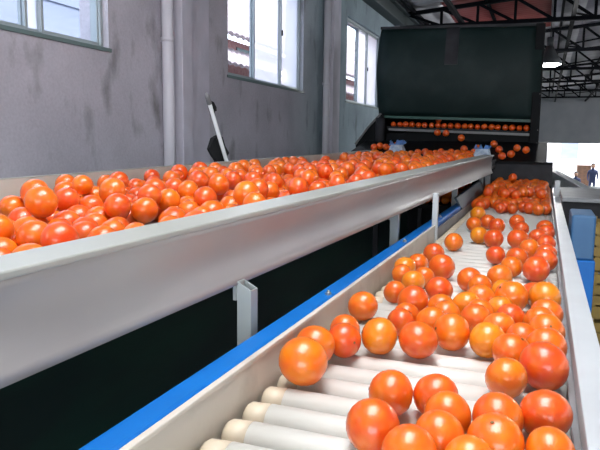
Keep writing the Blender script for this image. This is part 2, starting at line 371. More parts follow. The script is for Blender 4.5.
TROUGH_NEAR = """-2927,2971,-333,88 -2522,2601,-338,88 -3030,3350,-357,78 -2659,2947,-363,78 -3444,4295,-372,78 -2895,3476,-394,78 -2584,3073,-411,79
-2212,2008,-398,79 -2045,2064,-427,78 -1864,2018,-417,78 -2128,2470,-480,77 -2108,1937,-489,79 -3066,3968,-317,79 -2581,3276,-327,88
-3252,4434,-399,78 -3495,5027,-350,77 -3359,4860,-402,79 -2296,3274,-347,78 -2257,3432,-385,77 -2504,3872,-348,79 -3165,4989,-300,83
-3230,5474,-292,88 -2508,4228,-312,85 -2838,5499,-291,88 -2228,4046,-315,80 -2437,4670,-325,78 -2357,3826,-358,78 -2319,4186,-392,78
-2064,3562,-372,78 -1713,3463,-324,85 -2177,4154,-443,78 -1849,4108,-363,78 -2682,6106,-311,78 -2241,2886,-374,78 -2139,2999,-402,78
-1855,1844,-487,83 -2011,1825,-499,72 -1973,2419,-485,76 -2490,2462,-479,82 -1890,2576,-484,75 -2067,2617,-484,74 -2224,2590,-479,79
-2392,2595,-485,74 -2586,2623,-484,75 -2145,2752,-484,72 -2292,2750,-478,78 -2473,2735,-474,82 -2635,2773,-475,81 -2797,2735,-474,83
-1882,2871,-478,76 -2374,2890,-467,87 -2543,2908,-468,86 -1801,3008,-465,86 -1972,3036,-466,85 -2282,3032,-466,85 -1936,3299,-470,77
-2130,3297,-474,73 -1796,3446,-467,77 -1957,3460,-457,87 -2122,3449,-463,81 -2382,3502,-460,83 -2772,3668,-459,82 -1989,3783,-451,88
-2292,3721,-457,83 -2989,4092,-452,83 -1807,4357,-446,83 -1995,5693,-425,83 -2483,6019,-417,86 -2096,5388,-314,79 -1932,5162,-313,80
-2970,6722,-287,78 -2772,9244,-250,78 -1466,5041,-330,71 -2495,12449,-214,74 -1611,6643,-291,81 -1202,9843,-238,77 -1960,6387,-283,82
-1920,6780,-292,75 -2164,5787,-294,81 -2229,8187,-256,80 -3274,6827,-282,78 -1726,7553,-269,80 -1291,8601,-262,78 -2441,6989,-271,80
-1439,5336,-319,78 -1705,8268,-258,76 -2497,7462,-285,74 -1535,3213,-360,72 -1636,4148,-328,80 -2067,6222,-293,77 -3299,7878,-280,80
-2523,3660,-340,81 -1432,9473,-238,78 -1822,3855,-328,78 -3025,9665,-245,81 -2578,6269,-297,75 -1888,4999,-315,78 -2396,6091,-299,77
-3140,7777,-273,75 -1677,7122,-298,71 -3038,4741,-320,74 -2802,6532,-290,80 -2286,4741,-329,79 -1771,5439,-326,70 -1518,4693,-328,76
-1378,9867,-235,78 -1879,5926,-318,72 -1720,6798,-283,80 -1313,8382,-264,73 -1996,7230,-272,81 -1951,8006,-262,78 -2262,7095,-280,73
-1353,7802,-288,78 -2817,7266,-274,80 -3427,3794,-343,78 -1932,9205,-244,80 -2590,5461,-312,72 -2941,5869,-268,79 -2660,5904,-309,73
-2044,5914,-294,82 -1372,7215,-294,73 -1361,6881,-290,71 -3015,5035,-312,74 -2523,9840,-232,79 -1636,9627,-237,79 -1335,10443,-214,79
-1454,6763,-286,79 -1636,5862,-296,77 -2110,7081,-268,79 -1299,8063,-281,71 -1937,8598,-253,77 -2983,8625,-268,78 -2767,5190,-321,73
-2866,5054,-313,81 -2133,4841,-338,78 -3048,2900,-425,80 -1543,7951,-258,79 -2525,4970,-322,80 -2958,4540,-331,79 -2681,5626,-299,79
-1167,12254,-193,78 -2891,3357,-305,71 -3131,5612,-295,81 -1526,4252,-352,73 -1579,5590,-314,78 -2296,6479,-301,79 -2997,5523,-320,76"""
TROUGH_REST = """-3493,4090,-365,68 -2765,4107,-384,78 -3405,6115,-332,77 -3213,5795,-367,78 -2989,6018,-283,79 -2849,5978,-334,78 -2597,5320,-364,79
-2553,5639,-389,78 -2331,5332,-384,78 -1594,323,-520,75 -1912,345,-519,76 -2065,360,-514,80 -2256,375,-515,79 -2898,418,-507,87 -3083,407,-520,75
-3264,426,-514,80 -3426,391,-508,87 -3581,434,-518,77 -3734,442,-515,79 -1655,471,-510,82 -1818,492,-509,84 -1982,504,-509,83 -2151,501,-505,88
-2367,531,-510,82 -3002,555,-505,87 -3157,553,-522,71 -3344,581,-519,73 -3486,579,-522,71 -3647,580,-506,87 -1576,624,-507,83 -1746,648,-510,80
-1935,663,-504,86 -2104,654,-515,75 -2248,682,-517,73 -2414,674,-519,71 -2760,657,-510,81 -3221,692,-504,86 -3397,719,-513,76 -3557,716,-514,76
-3715,735,-505,85 -1664,787,-503,85 -1835,798,-505,83 -1999,809,-512,75 -2152,802,-509,78 -2310,821,-506,82 -2486,818,-512,75 -2820,839,-505,82
-3155,868,-501,86 -3326,876,-500,87 -3486,873,-511,76 -3646,891,-500,88 -1554,940,-513,71 -1728,946,-507,77 -1913,931,-513,73 -2211,956,-509,77
-2422,948,-515,71 -2556,989,-514,71 -2704,1001,-504,80 -2894,1005,-510,75 -3059,1012,-510,75 -3225,1023,-511,74 -3383,1037,-498,87 -3555,1037,-497,88
-3710,1056,-514,70 -1596,1074,-512,71 -1806,1092,-502,81 -1988,1113,-507,75 -2305,1111,-503,80 -2470,1118,-495,88 -2637,1143,-511,71
-2793,1141,-496,87 -2962,1146,-498,85 -3147,1165,-506,77 -3444,1184,-507,75 -3628,1183,-504,78 -1571,1225,-508,72 -1716,1224,-506,75
-1873,1247,-494,86 -2043,1263,-493,87 -2207,1239,-498,82 -2379,1264,-510,70 -2705,1275,-504,76 -2881,1294,-494,86 -3037,1282,-507,73
-3221,1291,-510,71 -3375,1319,-506,74 -3529,1320,-497,83 -3700,1327,-509,71 -1591,1375,-499,79 -1780,1379,-507,71 -1963,1405,-503,74
-2128,1406,-494,83 -2295,1417,-502,75 -2466,1390,-506,72 -2615,1429,-494,84 -2775,1418,-498,80 -2937,1459,-494,84 -3103,1444,-492,86
-3273,1428,-500,79 -3432,1472,-504,74 -3614,1464,-501,77 -1530,1521,-495,81 -1702,1546,-499,76 -1879,1527,-500,76 -2035,1540,-500,76
-2193,1560,-489,86 -2363,1554,-496,80 -2535,1576,-498,77 -2701,1567,-495,80 -3014,1604,-496,79 -3189,1611,-503,72 -3345,1599,-499,77
-3512,1604,-492,83 -3675,1608,-494,82 -1607,1676,-502,70 -1789,1690,-502,71 -1941,1672,-488,85 -2105,1703,-489,84 -2289,1692,-494,79
-2452,1714,-485,88 -2614,1711,-496,77 -2771,1733,-489,84 -2931,1738,-494,78 -3109,1739,-491,82 -3282,1746,-487,86 -3454,1751,-498,76
-3609,1759,-496,77 -1519,1822,-491,80 -1700,1806,-493,78 -2209,1822,-495,76 -2362,1861,-486,85 -2546,1856,-486,85 -2695,1895,-499,71
-2849,1881,-485,85 -3016,1874,-486,85 -3337,1906,-493,78 -3491,1904,-492,79 -3655,1914,-483,88 -1579,1977,-487,81 -1746,1962,-493,75
-2326,2062,-488,79 -2458,1986,-493,75 -2607,2032,-485,83 -2775,2035,-480,88 -2932,2032,-496,72 -3089,2028,-481,88 -3256,2050,-485,84
-3408,2051,-497,71 -3612,2072,-490,78 -1506,2125,-479,86 -2002,2187,-494,71 -2174,2123,-493,73 -2368,2207,-490,75 -2508,2154,-489,77
-2676,2178,-494,71 -2845,2179,-490,76 -3004,2180,-479,87 -3161,2195,-492,73 -3343,2192,-480,85 -3500,2223,-488,77 -3651,2219,-489,76
-2215,2283,-488,76 -2550,2301,-485,78 -2740,2336,-489,74 -2911,2352,-484,79 -3071,2333,-480,83 -3244,2329,-477,87 -3428,2362,-481,82
-3584,2369,-488,75 -1533,2424,-489,71 -2647,2464,-486,75 -2804,2480,-483,78 -3002,2487,-473,87 -3175,2487,-473,88 -3333,2482,-488,73
-2899,2613,-480,78 -1479,2718,-481,75 -1546,2871,-474,79 -2752,2889,-474,80 -2904,2891,-480,74 -1452,3001,-476,75 -2442,3056,-472,79
-2741,3053,-465,87 -2978,3032,-475,77 -3120,3089,-473,78 -1534,3123,-475,75 -2344,3184,-467,81 -2506,3205,-463,85 -2681,3220,-470,78
-2876,3157,-463,86 -3035,3222,-476,73 -3222,3214,-463,86 -1455,3283,-467,79 -1631,3236,-471,76 -1790,3300,-476,71 -2426,3347,-466,81
-2592,3377,-462,83 -2748,3356,-470,76 -2906,3325,-459,88 -3115,3393,-475,71 -3269,3393,-468,78 -3424,3375,-469,77 -1498,3466,-471,72
-1637,3396,-458,87 -2546,3539,-455,88 -2715,3512,-458,86 -3036,3527,-457,87 -3197,3527,-467,77 -3353,3537,-462,82 -3510,3535,-467,77
-1445,3609,-459,83 -1611,3611,-455,86 -1782,3606,-455,87 -2121,3681,-459,82 -2233,3566,-461,81 -2430,3651,-466,75 -2603,3685,-469,72
-2935,3661,-458,84 -3097,3680,-460,82 -3260,3673,-457,84 -3416,3701,-465,76 -3573,3681,-457,84 -1528,3749,-465,74 -1824,3765,-459,80
-2176,3825,-463,76 -2502,3784,-468,71 -2687,3805,-463,76 -2845,3805,-463,76 -3006,3820,-451,88 -3345,3832,-465,74 -3516,3828,-463,76
-1423,3868,-449,88 -1583,3902,-458,78 -1739,3899,-456,81 -1900,3928,-451,85 -2065,3931,-456,81 -2281,3930,-461,75 -2428,3940,-465,72
-2589,3954,-458,79 -2752,3959,-464,73 -3118,3938,-459,78 -3271,3969,-457,80 -3556,3982,-451,86 -1496,4037,-450,85 -1665,4052,-453,81
-1983,4073,-448,86 -2645,4090,-464,70 -3143,4109,-459,75 -3323,4126,-451,83 -1425,4197,-452,79 -1570,4170,-462,70 -1722,4199,-452,79
-1880,4221,-457,74 -2040,4228,-451,81 -2435,4245,-461,71 -2600,4233,-449,83 -2758,4262,-451,80 -2915,4260,-452,79 -3080,4257,-453,79
-3248,4280,-454,77 -3548,4201,-449,84 -1476,4343,-456,73 -1639,4338,-444,86 -1971,4373,-447,83 -2147,4355,-442,88 -2470,4390,-448,81
-2638,4404,-456,73 -2940,4428,-446,83 -3102,4424,-447,82 -3495,4417,-451,79 -1392,4482,-440,87 -1570,4494,-440,87 -1732,4497,-451,76
-1884,4507,-448,79 -2046,4515,-446,80 -2224,4540,-454,73 -2550,4531,-443,84 -2720,4538,-443,84 -2872,4565,-454,73 -3045,4566,-453,73
-3376,4592,-456,70 -3528,4600,-442,85 -1464,4637,-453,72 -1620,4653,-442,82 -1808,4647,-440,84 -2303,4661,-454,71 -2601,4689,-441,84
-2776,4698,-437,87 -2945,4701,-441,84 -3116,4699,-445,80 -3288,4737,-450,74 -1373,4786,-442,79 -1533,4781,-448,74 -1723,4810,-447,75
-1900,4781,-452,71 -2055,4777,-449,73 -2213,4787,-451,71 -2371,4802,-445,78 -2538,4845,-434,88 -2706,4851,-438,84 -2875,4856,-437,85
-3036,4834,-443,80 -3207,4872,-450,72 -3520,4885,-443,78 -1459,4931,-437,82 -1627,4939,-439,80 -1789,4951,-435,84 -1942,4957,-448,72
-2130,4940,-449,71 -2419,4959,-441,79 -2617,4985,-445,75 -2781,5007,-440,79 -2934,5003,-444,75 -3086,4983,-440,80 -3301,5010,-433,87
-1377,5062,-443,75 -1537,5099,-443,74 -1701,5089,-435,82 -1865,5093,-439,79 -2023,5105,-435,82 -2190,5111,-446,71 -2366,5142,-441,75
-2526,5133,-441,76 -2681,5130,-435,82 -2854,5151,-439,78 -3023,5130,-436,82 -3198,5157,-430,88 -3501,5162,-444,74 -1464,5232,-435,79
-1620,5241,-435,80 -1783,5233,-428,86 -1940,5246,-441,74 -2122,5271,-428,87 -2760,5263,-445,70 -2954,5278,-431,84 -3112,5302,-436,78
-3273,5314,-429,86 -3430,5322,-441,74 -1360,5383,-440,73 -1520,5370,-441,72 -1701,5392,-441,72 -1845,5382,-438,75 -2015,5386,-441,72
-2176,5420,-439,73 -2491,5423,-427,85 -2678,5435,-433,80 -2836,5396,-427,86 -3022,5433,-438,75 -3184,5444,-440,72 -3490,5496,-433,79
-1589,5505,-438,72 -1756,5522,-440,70 -1900,5533,-434,77 -2088,5548,-435,75 -2250,5557,-427,83 -2413,5571,-426,84 -2729,5577,-436,74
-2932,5599,-434,76 -3077,5601,-438,72 -3230,5593,-426,84 -1520,5660,-435,73 -1677,5657,-424,84 -1835,5693,-428,80 -2185,5714,-431,76
-2679,5719,-428,79 -2836,5714,-432,76 -3007,5736,-425,83 -3346,5766,-433,75 -1572,5831,-430,75 -1733,5820,-420,86 -1900,5836,-431,74
-2081,5828,-426,80 -2250,5860,-418,87 -2412,5852,-427,78 -2577,5870,-428,77 -2725,5867,-433,72 -2898,5857,-423,83 -3083,5899,-429,76
-1325,5920,-419,84 -1477,5947,-429,74 -1649,5968,-418,85 -1822,5990,-432,71 -1973,5966,-426,77 -2133,5982,-418,85 -2315,6018,-418,84
-2661,6001,-424,79 -2989,6059,-428,74 -3162,6055,-423,80 -3308,6078,-432,70 -1557,6121,-426,74 -1728,6112,-419,82 -2061,6139,-423,77
-2246,6160,-424,77 -2400,6167,-428,72 -2555,6189,-423,76 -2726,6190,-430,70 -2885,6167,-422,79 -3068,6202,-429,72 -3224,6213,-413,87
-1450,6264,-423,75 -1650,6272,-426,72 -1796,6247,-427,72 -1975,6282,-412,85 -2137,6283,-419,79 -2306,6310,-415,83 -2479,6331,-410,87
-2654,6316,-421,77 -2819,6342,-419,79 -3142,6355,-423,74 -3291,6359,-427,71 -3447,6343,-417,81 -1384,6393,-423,73 -1559,6417,-409,87
-1715,6415,-424,71 -1876,6410,-417,78 -2044,6437,-414,81 -2214,6460,-424,71 -2390,6479,-421,74 -2546,6487,-410,85 -2710,6476,-413,83
-2866,6502,-424,71 -3049,6493,-416,80 -3214,6496,-408,87 -3375,6491,-419,77 -1298,6570,-409,84 -1465,6559,-407,86 -1633,6565,-421,72
-1782,6582,-412,81 -1949,6574,-413,80 -2118,6585,-407,86 -2289,6598,-410,83 -2448,6618,-421,72 -2623,6626,-417,76 -2780,6617,-418,75
-2972,6643,-418,75 -3129,6656,-416,77 -3289,6653,-412,80 -3441,6652,-421,72 -1384,6716,-415,75 -1536,6715,-412,79 -1691,6710,-412,79
-1856,6718,-414,76 -2013,6728,-408,83 -2188,6748,-405,86 -2346,6764,-417,73 -2519,6743,-418,73 -2700,6756,-414,77 -2868,6771,-405,86
-3024,6780,-417,74 -3206,6786,-414,76 -3357,6813,-413,77 -1272,6842,-407,81 -1440,6854,-411,77 -1622,6867,-400,88 -1777,6845,-416,72
-1950,6874,-410,79 -2277,6891,-414,74 -2454,6899,-406,83 -3091,6918,-406,82 -3256,6938,-402,86 -3418,6956,-408,80 -1343,6990,-401,85
-1521,7005,-401,85 -1684,7027,-410,76 -1854,7005,-400,86 -2022,7030,-399,87 -2186,7047,-405,81 -2349,7038,-400,86 -2516,7050,-403,83
-2683,7048,-399,87 -2852,7049,-402,84 -3018,7080,-412,74 -3160,7080,-415,71 -3311,7093,-404,82 -1270,7148,-397,87 -1427,7143,-410,73
-1581,7157,-406,78 -1750,7170,-411,72 -1926,7181,-406,77 -2095,7184,-397,86 -2268,7182,-404,79 -2581,7213,-409,75 -2757,7222,-408,75
-2912,7226,-400,83 -3075,7229,-401,83 -3238,7239,-400,83 -3402,7228,-400,83 -1329,7293,-409,72 -1486,7306,-401,80 -1647,7327,-401,80
-1830,7320,-394,87 -2006,7317,-404,77 -2188,7309,-408,73 -2332,7332,-406,75 -2502,7354,-398,82 -2668,7352,-395,86 -2835,7371,-397,84
-3002,7360,-411,71 -3166,7378,-405,76 -1264,7431,-401,77 -1412,7443,-405,74 -1731,7460,-399,80 -1907,7467,-397,82 -2083,7481,-398,80
-2250,7485,-394,84 -2421,7486,-407,72 -2559,7514,-406,72 -2758,7528,-392,86 -3079,7512,-391,87 -3388,7548,-402,77 -1321,7581,-397,79
-1482,7589,-396,80 -1645,7592,-398,78 -1809,7610,-395,81 -1985,7621,-396,81 -2142,7627,-399,77 -2317,7653,-399,76 -2479,7645,-394,83
-2641,7644,-395,81 -3151,7667,-390,86 -3312,7679,-406,70 -1243,7733,-388,85 -1413,7723,-401,73 -1559,7731,-403,71 -1745,7774,-392,81
-1926,7767,-402,72 -2075,7785,-392,81 -2238,7788,-403,71 -2388,7791,-395,78 -2884,7789,-397,77 -3060,7803,-398,76 -3219,7812,-397,76
-3384,7851,-402,71 -1306,7887,-401,70 -1475,7909,-393,78 -1641,7912,-385,86 -1972,7915,-390,81 -2147,7930,-389,83 -2313,7934,-385,86
-2482,7933,-386,86 -3146,7975,-389,82 -3301,7982,-396,76 -1215,8036,-395,74 -1388,8073,-395,74 -1550,8062,-381,88 -1728,8052,-393,76
-1882,8039,-394,75 -2047,8063,-382,87 -2229,8081,-383,86 -2396,8087,-385,84 -2689,8092,-395,74 -3186,8140,-384,84 -3354,8132,-382,87
-1274,8180,-381,85 -1470,8208,-388,79 -1628,8209,-384,82 -1792,8215,-382,84 -1953,8196,-388,79 -2137,8217,-385,82 -2295,8239,-389,77
-2459,8225,-396,71 -3295,8286,-386,81 -1206,8341,-376,88 -1365,8327,-390,74 -1528,8360,-384,80 -1704,8343,-389,75 -1878,8357,-382,81
-2044,8354,-377,87 -2205,8358,-393,71 -2396,8381,-393,71 -2565,8391,-388,76 -2723,8361,-377,88 -3197,8417,-394,70 -3352,8424,-393,71
-1291,8488,-377,84 -1634,8483,-378,84 -1791,8486,-386,75 -1936,8521,-385,76 -2105,8508,-380,81 -2271,8513,-374,87 -2425,8529,-391,71
-2605,8547,-379,82 -2945,8551,-391,70 -3096,8574,-376,86 -3269,8548,-382,80 -1186,8611,-379,80 -1354,8645,-389,70 -1522,8637,-376,83
-1684,8649,-383,76 -1862,8656,-379,80 -2025,8658,-375,85 -2185,8673,-380,79 -2349,8672,-379,80 -2518,8686,-375,84 -2709,8678,-372,87
-3021,8720,-383,76 -3177,8723,-387,72 -3329,8733,-376,83 -1248,8757,-377,80 -1435,8790,-371,86 -1601,8783,-374,83 -1771,8786,-376,81
-2099,8809,-385,72 -2254,8813,-378,79 -2429,8817,-380,77 -2598,8816,-385,72 -2939,8845,-383,73 -3253,8870,-381,76 -1163,8919,-382,73
-1502,8947,-371,83 -1673,8928,-374,81 -1841,8940,-377,78 -2033,8960,-373,81 -2181,8970,-384,70 -2340,8980,-372,82 -2504,8970,-381,73
-2673,9001,-383,71 -1263,9051,-381,71 -1413,9101,-377,74 -1572,9095,-369,83 -1727,9075,-375,77 -1917,9108,-371,80 -2091,9113,-367,85
-2244,9096,-381,71 -2568,9108,-371,81 -2767,9160,-377,74 -3242,9149,-381,71 -1161,9213,-364,85 -1834,9245,-367,82 -1985,9254,-378,72
-2176,9254,-374,75 -2486,9245,-377,73 -2680,9284,-370,79 -2828,9295,-379,71 -2987,9298,-374,75 -3152,9318,-372,77 -3305,9309,-371,79
-1216,9371,-362,85 -1409,9366,-361,86 -1578,9337,-360,88 -1743,9384,-360,87 -1909,9407,-367,80 -2080,9408,-373,74 -2232,9413,-366,81
-2409,9413,-363,84 -2590,9407,-374,73 -2734,9426,-373,75 -2894,9436,-359,88 -3059,9479,-370,76 -3242,9455,-364,83 -1134,9524,-372,73
-1326,9515,-358,87 -1482,9508,-374,71 -1642,9534,-365,79 -1813,9539,-359,86 -1975,9547,-370,74 -2150,9574,-364,81 -2301,9577,-371,73
-2472,9569,-358,87 -2639,9553,-361,84 -2799,9569,-366,79 -2975,9601,-373,71 -3138,9641,-361,83 -3292,9605,-367,78 -1400,9684,-372,70
-1569,9672,-368,75 -1721,9675,-362,80 -1881,9696,-358,84 -2048,9698,-360,83 -2204,9724,-369,73 -2538,9727,-354,88 -2718,9723,-356,87
-2893,9723,-364,78 -3039,9761,-367,75 -1126,9801,-364,76 -1295,9822,-361,79 -1449,9821,-364,76 -1638,9813,-356,84 -1800,9847,-355,84
-1957,9850,-364,75 -2109,9846,-360,80 -2297,9843,-359,82 -2468,9892,-365,74 -2631,9871,-353,86 -2801,9869,-360,80 -2954,9883,-364,76
-3108,9910,-368,72 -3283,9915,-367,72 -1199,9946,-357,81 -1364,9961,-359,78 -1530,9963,-350,87 -1696,9980,-355,82 -2048,9998,-358,80
-2205,9975,-356,82 -2353,10017,-362,75 -2533,10028,-360,78 -2726,10023,-362,75 -2885,10026,-352,86 -3043,10042,-363,74 -3192,10040,-361,77
-1113,10083,-358,77 -1274,10093,-359,76 -1451,10114,-349,86 -1610,10115,-361,74 -1789,10115,-360,75 -1955,10127,-355,80 -2119,10166,-350,85
-2280,10158,-357,78 -2435,10149,-356,80 -2616,10164,-351,84 -2785,10173,-347,88 -2955,10178,-350,85 -3109,10206,-360,74 -3260,10180,-353,82
-1177,10234,-346,87 -1343,10236,-353,80 -1525,10266,-346,87 -1691,10264,-361,72 -1847,10263,-345,87 -2012,10304,-347,85 -2217,10315,-353,79
-2365,10285,-360,73 -2526,10318,-353,80 -2679,10309,-357,76 -2826,10337,-356,77 -3015,10331,-351,81 -3178,10346,-349,84 -1108,10389,-360,71
-1261,10380,-346,84 -1427,10405,-345,86 -1624,10398,-350,81 -2283,10448,-359,71 -2435,10451,-346,84 -2606,10464,-347,83 -2766,10480,-351,79
-2927,10470,-344,86 -3087,10483,-357,73 -3245,10495,-348,82 -1175,10522,-347,81 -1338,10549,-341,87 -1521,10547,-341,87 -2001,10593,-348,80
-2310,10590,-352,76 -2484,10610,-343,85 -2676,10618,-340,88 -2849,10616,-353,75 -3009,10620,-340,88 -1113,10667,-355,71 -1264,10720,-351,74
-1417,10685,-352,73 -1591,10716,-344,81 -1751,10703,-344,82 -2069,10739,-342,83 -2381,10744,-339,86 -2572,10747,-345,81 -2758,10762,-350,75
-2918,10790,-350,75 -3077,10779,-338,88 -3238,10772,-350,76 -1180,10845,-344,79 -1472,10832,-336,87 -1662,10859,-349,74 -1976,10882,-351,71
-2344,10907,-340,83 -2503,10889,-344,79 -2663,10907,-343,80 -2824,10931,-351,72 -3020,10930,-348,74 -3177,10918,-339,84 -1072,10986,-339,81
-1239,10987,-343,77 -1437,10989,-344,77 -2035,11023,-342,79 -2237,11043,-349,72 -2572,11055,-342,79 -2732,11057,-337,84 -2910,11059,-339,81
-3058,11070,-350,70 -3212,11082,-334,87 -1170,11124,-341,77 -1317,11134,-347,72 -1465,11133,-347,72 -1638,11190,-335,82 -2485,11192,-332,86
-2646,11216,-340,78 -2816,11201,-332,86 -3004,11216,-346,73 -3146,11223,-347,72 -1047,11295,-344,71 -1403,11326,-344,72 -1544,11310,-343,72
-1715,11336,-344,71 -1884,11324,-343,73 -2069,11317,-342,73 -2549,11349,-329,87 -2704,11350,-345,71 -2894,11381,-337,78 -3048,11359,-336,80
-3203,11390,-335,80 -1159,11403,-326,88 -1619,11457,-341,72 -1979,11448,-327,87 -2472,11489,-338,75 -2631,11513,-330,83 -2812,11516,-331,83
-2960,11542,-342,70 -3129,11537,-326,87 -1049,11574,-323,87 -1213,11571,-332,79 -1374,11591,-325,86 -1541,11591,-329,82 -1709,11628,-327,83
-1876,11607,-339,72 -2229,11614,-328,83 -2394,11625,-327,84 -2551,11649,-333,77 -2720,11644,-334,77 -2876,11674,-329,82 -3036,11668,-334,77
-3188,11701,-330,81 -1126,11728,-331,77 -1270,11749,-338,71 -1455,11723,-338,71 -1617,11774,-330,78 -1789,11765,-330,78 -1936,11771,-337,71
-2256,11786,-325,83 -2464,11781,-327,81 -2623,11811,-325,84 -2792,11818,-324,84 -2961,11815,-323,85 -3118,11839,-332,76 -1040,11858,-325,81
-1372,11862,-321,85 -1523,11887,-335,71 -1696,11913,-321,84 -1894,11913,-329,77 -2058,11922,-332,74 -2354,11925,-330,76 -2524,11938,-333,73
-2700,11941,-336,70 -2862,11971,-329,76 -3020,11963,-335,71 -3178,11978,-328,77 -1107,12014,-321,83 -1269,12017,-324,80 -1452,12048,-329,75
-1606,12051,-324,79 -1774,12044,-333,71 -1965,12054,-327,77 -2115,12060,-328,75 -2289,12065,-322,82 -2452,12091,-324,80 -2605,12064,-326,78
-2754,12113,-322,81 -2950,12117,-329,74 -3122,12117,-329,74 -1021,12167,-313,88 -1188,12160,-320,82 -1351,12176,-316,85 -1525,12187,-321,80
-1686,12210,-318,83 -1843,12211,-325,76 -2040,12203,-318,83 -2195,12199,-326,75 -2350,12223,-318,83 -2531,12229,-320,81 -2849,12268,-325,76
-3164,12260,-324,77 -1093,12318,-318,81 -1257,12320,-313,86 -1429,12342,-325,73 -1579,12341,-319,80 -1766,12350,-318,81 -1930,12361,-318,80
-2093,12363,-314,84 -2257,12367,-321,77 -2414,12370,-319,80 -2585,12404,-324,75 -2765,12421,-322,76 -3116,12429,-327,71 -1019,12477,-315,81
-1354,12492,-311,85 -1677,12489,-311,85 -1841,12493,-315,82 -2006,12500,-316,80 -1429,10613,-217,80 -2009,8465,-261,78 -1877,11699,-225,74
-3112,9987,-243,75 -1764,1299,-377,81 -1449,8117,-267,74 -3027,10508,-219,79 -2166,8768,-266,70 -2214,10218,-232,75 -2979,10851,-222,80
-1163,10422,-233,71 -2174,7822,-273,78 -2115,9935,-239,71 -2588,10844,-215,81 -2656,11304,-216,74 -1976,396,-385,81 -1446,8300,-269,74
-3223,6375,-296,78 -2200,9800,-240,78 -2528,6652,-298,79 -3286,980,-384,74 -1950,10216,-224,79 -2916,5681,-313,71 -1193,10117,-230,78
-3023,1514,-373,74 -2442,9979,-241,80 -2263,7279,-281,78 -2199,9162,-250,82 -2988,2379,-359,70 -2594,7125,-290,73 -3274,8391,-276,72
-3262,8057,-268,78 -2612,10356,-229,76 -2424,10843,-215,78 -1975,11320,-222,79 -2316,10363,-236,81 -1168,10734,-229,82 -2238,9640,-251,77
-1612,8681,-254,74 -1465,11656,-202,80 -3161,10130,-238,79 -2145,9342,-257,75 -3114,6267,-303,77 -3052,5228,-315,76 -1633,10299,-234,72
-2752,10947,-222,76 -1598,8992,-251,76 -2129,12143,-201,77 -1782,6342,-314,76 -1979,7813,-276,72 -3576,2162,-376,71 -1634,11305,-226,75
-1926,853,-380,82 -2957,11294,-234,71 -2185,12431,-209,71 -2421,8730,-254,77 -1582,12433,-187,82 -2590,8998,-262,76 -2123,9004,-257,74
-1499,7112,-289,71 -1491,7691,-280,75 -1758,8985,-258,74 -1550,10071,-231,75 -2689,3405,-334,80 -1983,11852,-230,71 -1631,7785,-291,72
-1730,7365,-279,72 -3091,11746,-210,80 -2300,7743,-280,74 -2721,11559,-203,80 -3247,563,-400,81 -3091,11928,-204,82 -2734,9502,-247,73
-2758,10284,-232,74 -1451,12125,-197,78 -2371,8573,-267,72 -2027,6527,-289,74 -1777,12253,-196,75 -1258,11079,-220,78 -2384,8198,-279,70
-1846,12395,-195,73 -2691,10508,-216,78 -1219,11679,-215,79 -2503,8478,-272,81 -2882,2094,-369,77 -2362,9515,-252,75 -3008,11015,-225,76
-1703,12024,-199,81 -3152,7295,-274,80 -2046,12003,-200,81 -3045,9853,-250,74 -2727,9826,-236,72 -2789,9964,-244,70 -1894,9798,-238,75
-3101,11143,-233,74 -3095,7117,-282,82 -3379,6589,-307,72 -1675,10775,-220,80 -2159,7539,-280,72 -2520,12017,-213,70 -2495,11571,-207,82
-2005,12408,-191,74 -1348,7376,-293,71 -2889,9818,-250,70"""
# ------------------------------------------------------------------ shell
FZ = -H
bm = B(); box(bm, -3.1, 10.3, -6.2, 35.7, FZ-0.25, FZ); struct('floor', bm, M['floor'])
bm = B(); box(bm, -60, 70, -40, 150, FZ-0.95, FZ-0.68); struct('ground_outside', bm, M['ground'])

WINS = [(1.60, 3.56), (5.27, 7.21), (8.97, 10.98), (12.75, 14.70), (16.6, 18.55), (-2.1, -0.15)]
SILL, HEAD = 0.605, 1.84
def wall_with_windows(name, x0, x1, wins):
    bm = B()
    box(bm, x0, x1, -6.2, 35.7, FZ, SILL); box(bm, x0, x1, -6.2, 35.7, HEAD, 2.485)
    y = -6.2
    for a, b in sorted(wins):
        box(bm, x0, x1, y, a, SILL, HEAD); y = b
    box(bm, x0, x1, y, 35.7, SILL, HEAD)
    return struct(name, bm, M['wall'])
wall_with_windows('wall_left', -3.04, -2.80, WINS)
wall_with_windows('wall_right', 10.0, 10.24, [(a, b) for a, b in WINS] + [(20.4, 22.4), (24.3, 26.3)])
# end wall with the big opening to the yard
bm = B()
prism(bm, [(-2.8, 0.10), (10.0, 0.10), (10.0, 2.50), (3.6, 3.07), (-2.8, 2.525)], 'y', 35.3, 35.5)
box(bm, -2.8, -1.6, 35.3, 35.5, FZ, 0.10); box(bm, 6.5, 10.0, 35.3, 35.5, FZ, 0.10)
struct('wall_end', bm, M['endwall'])
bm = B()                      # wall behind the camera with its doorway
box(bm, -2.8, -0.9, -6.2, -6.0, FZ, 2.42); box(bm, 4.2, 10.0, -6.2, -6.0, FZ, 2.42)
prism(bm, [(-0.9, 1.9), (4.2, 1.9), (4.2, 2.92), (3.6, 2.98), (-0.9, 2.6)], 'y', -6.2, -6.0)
struct('wall_back', bm, M['wall'])

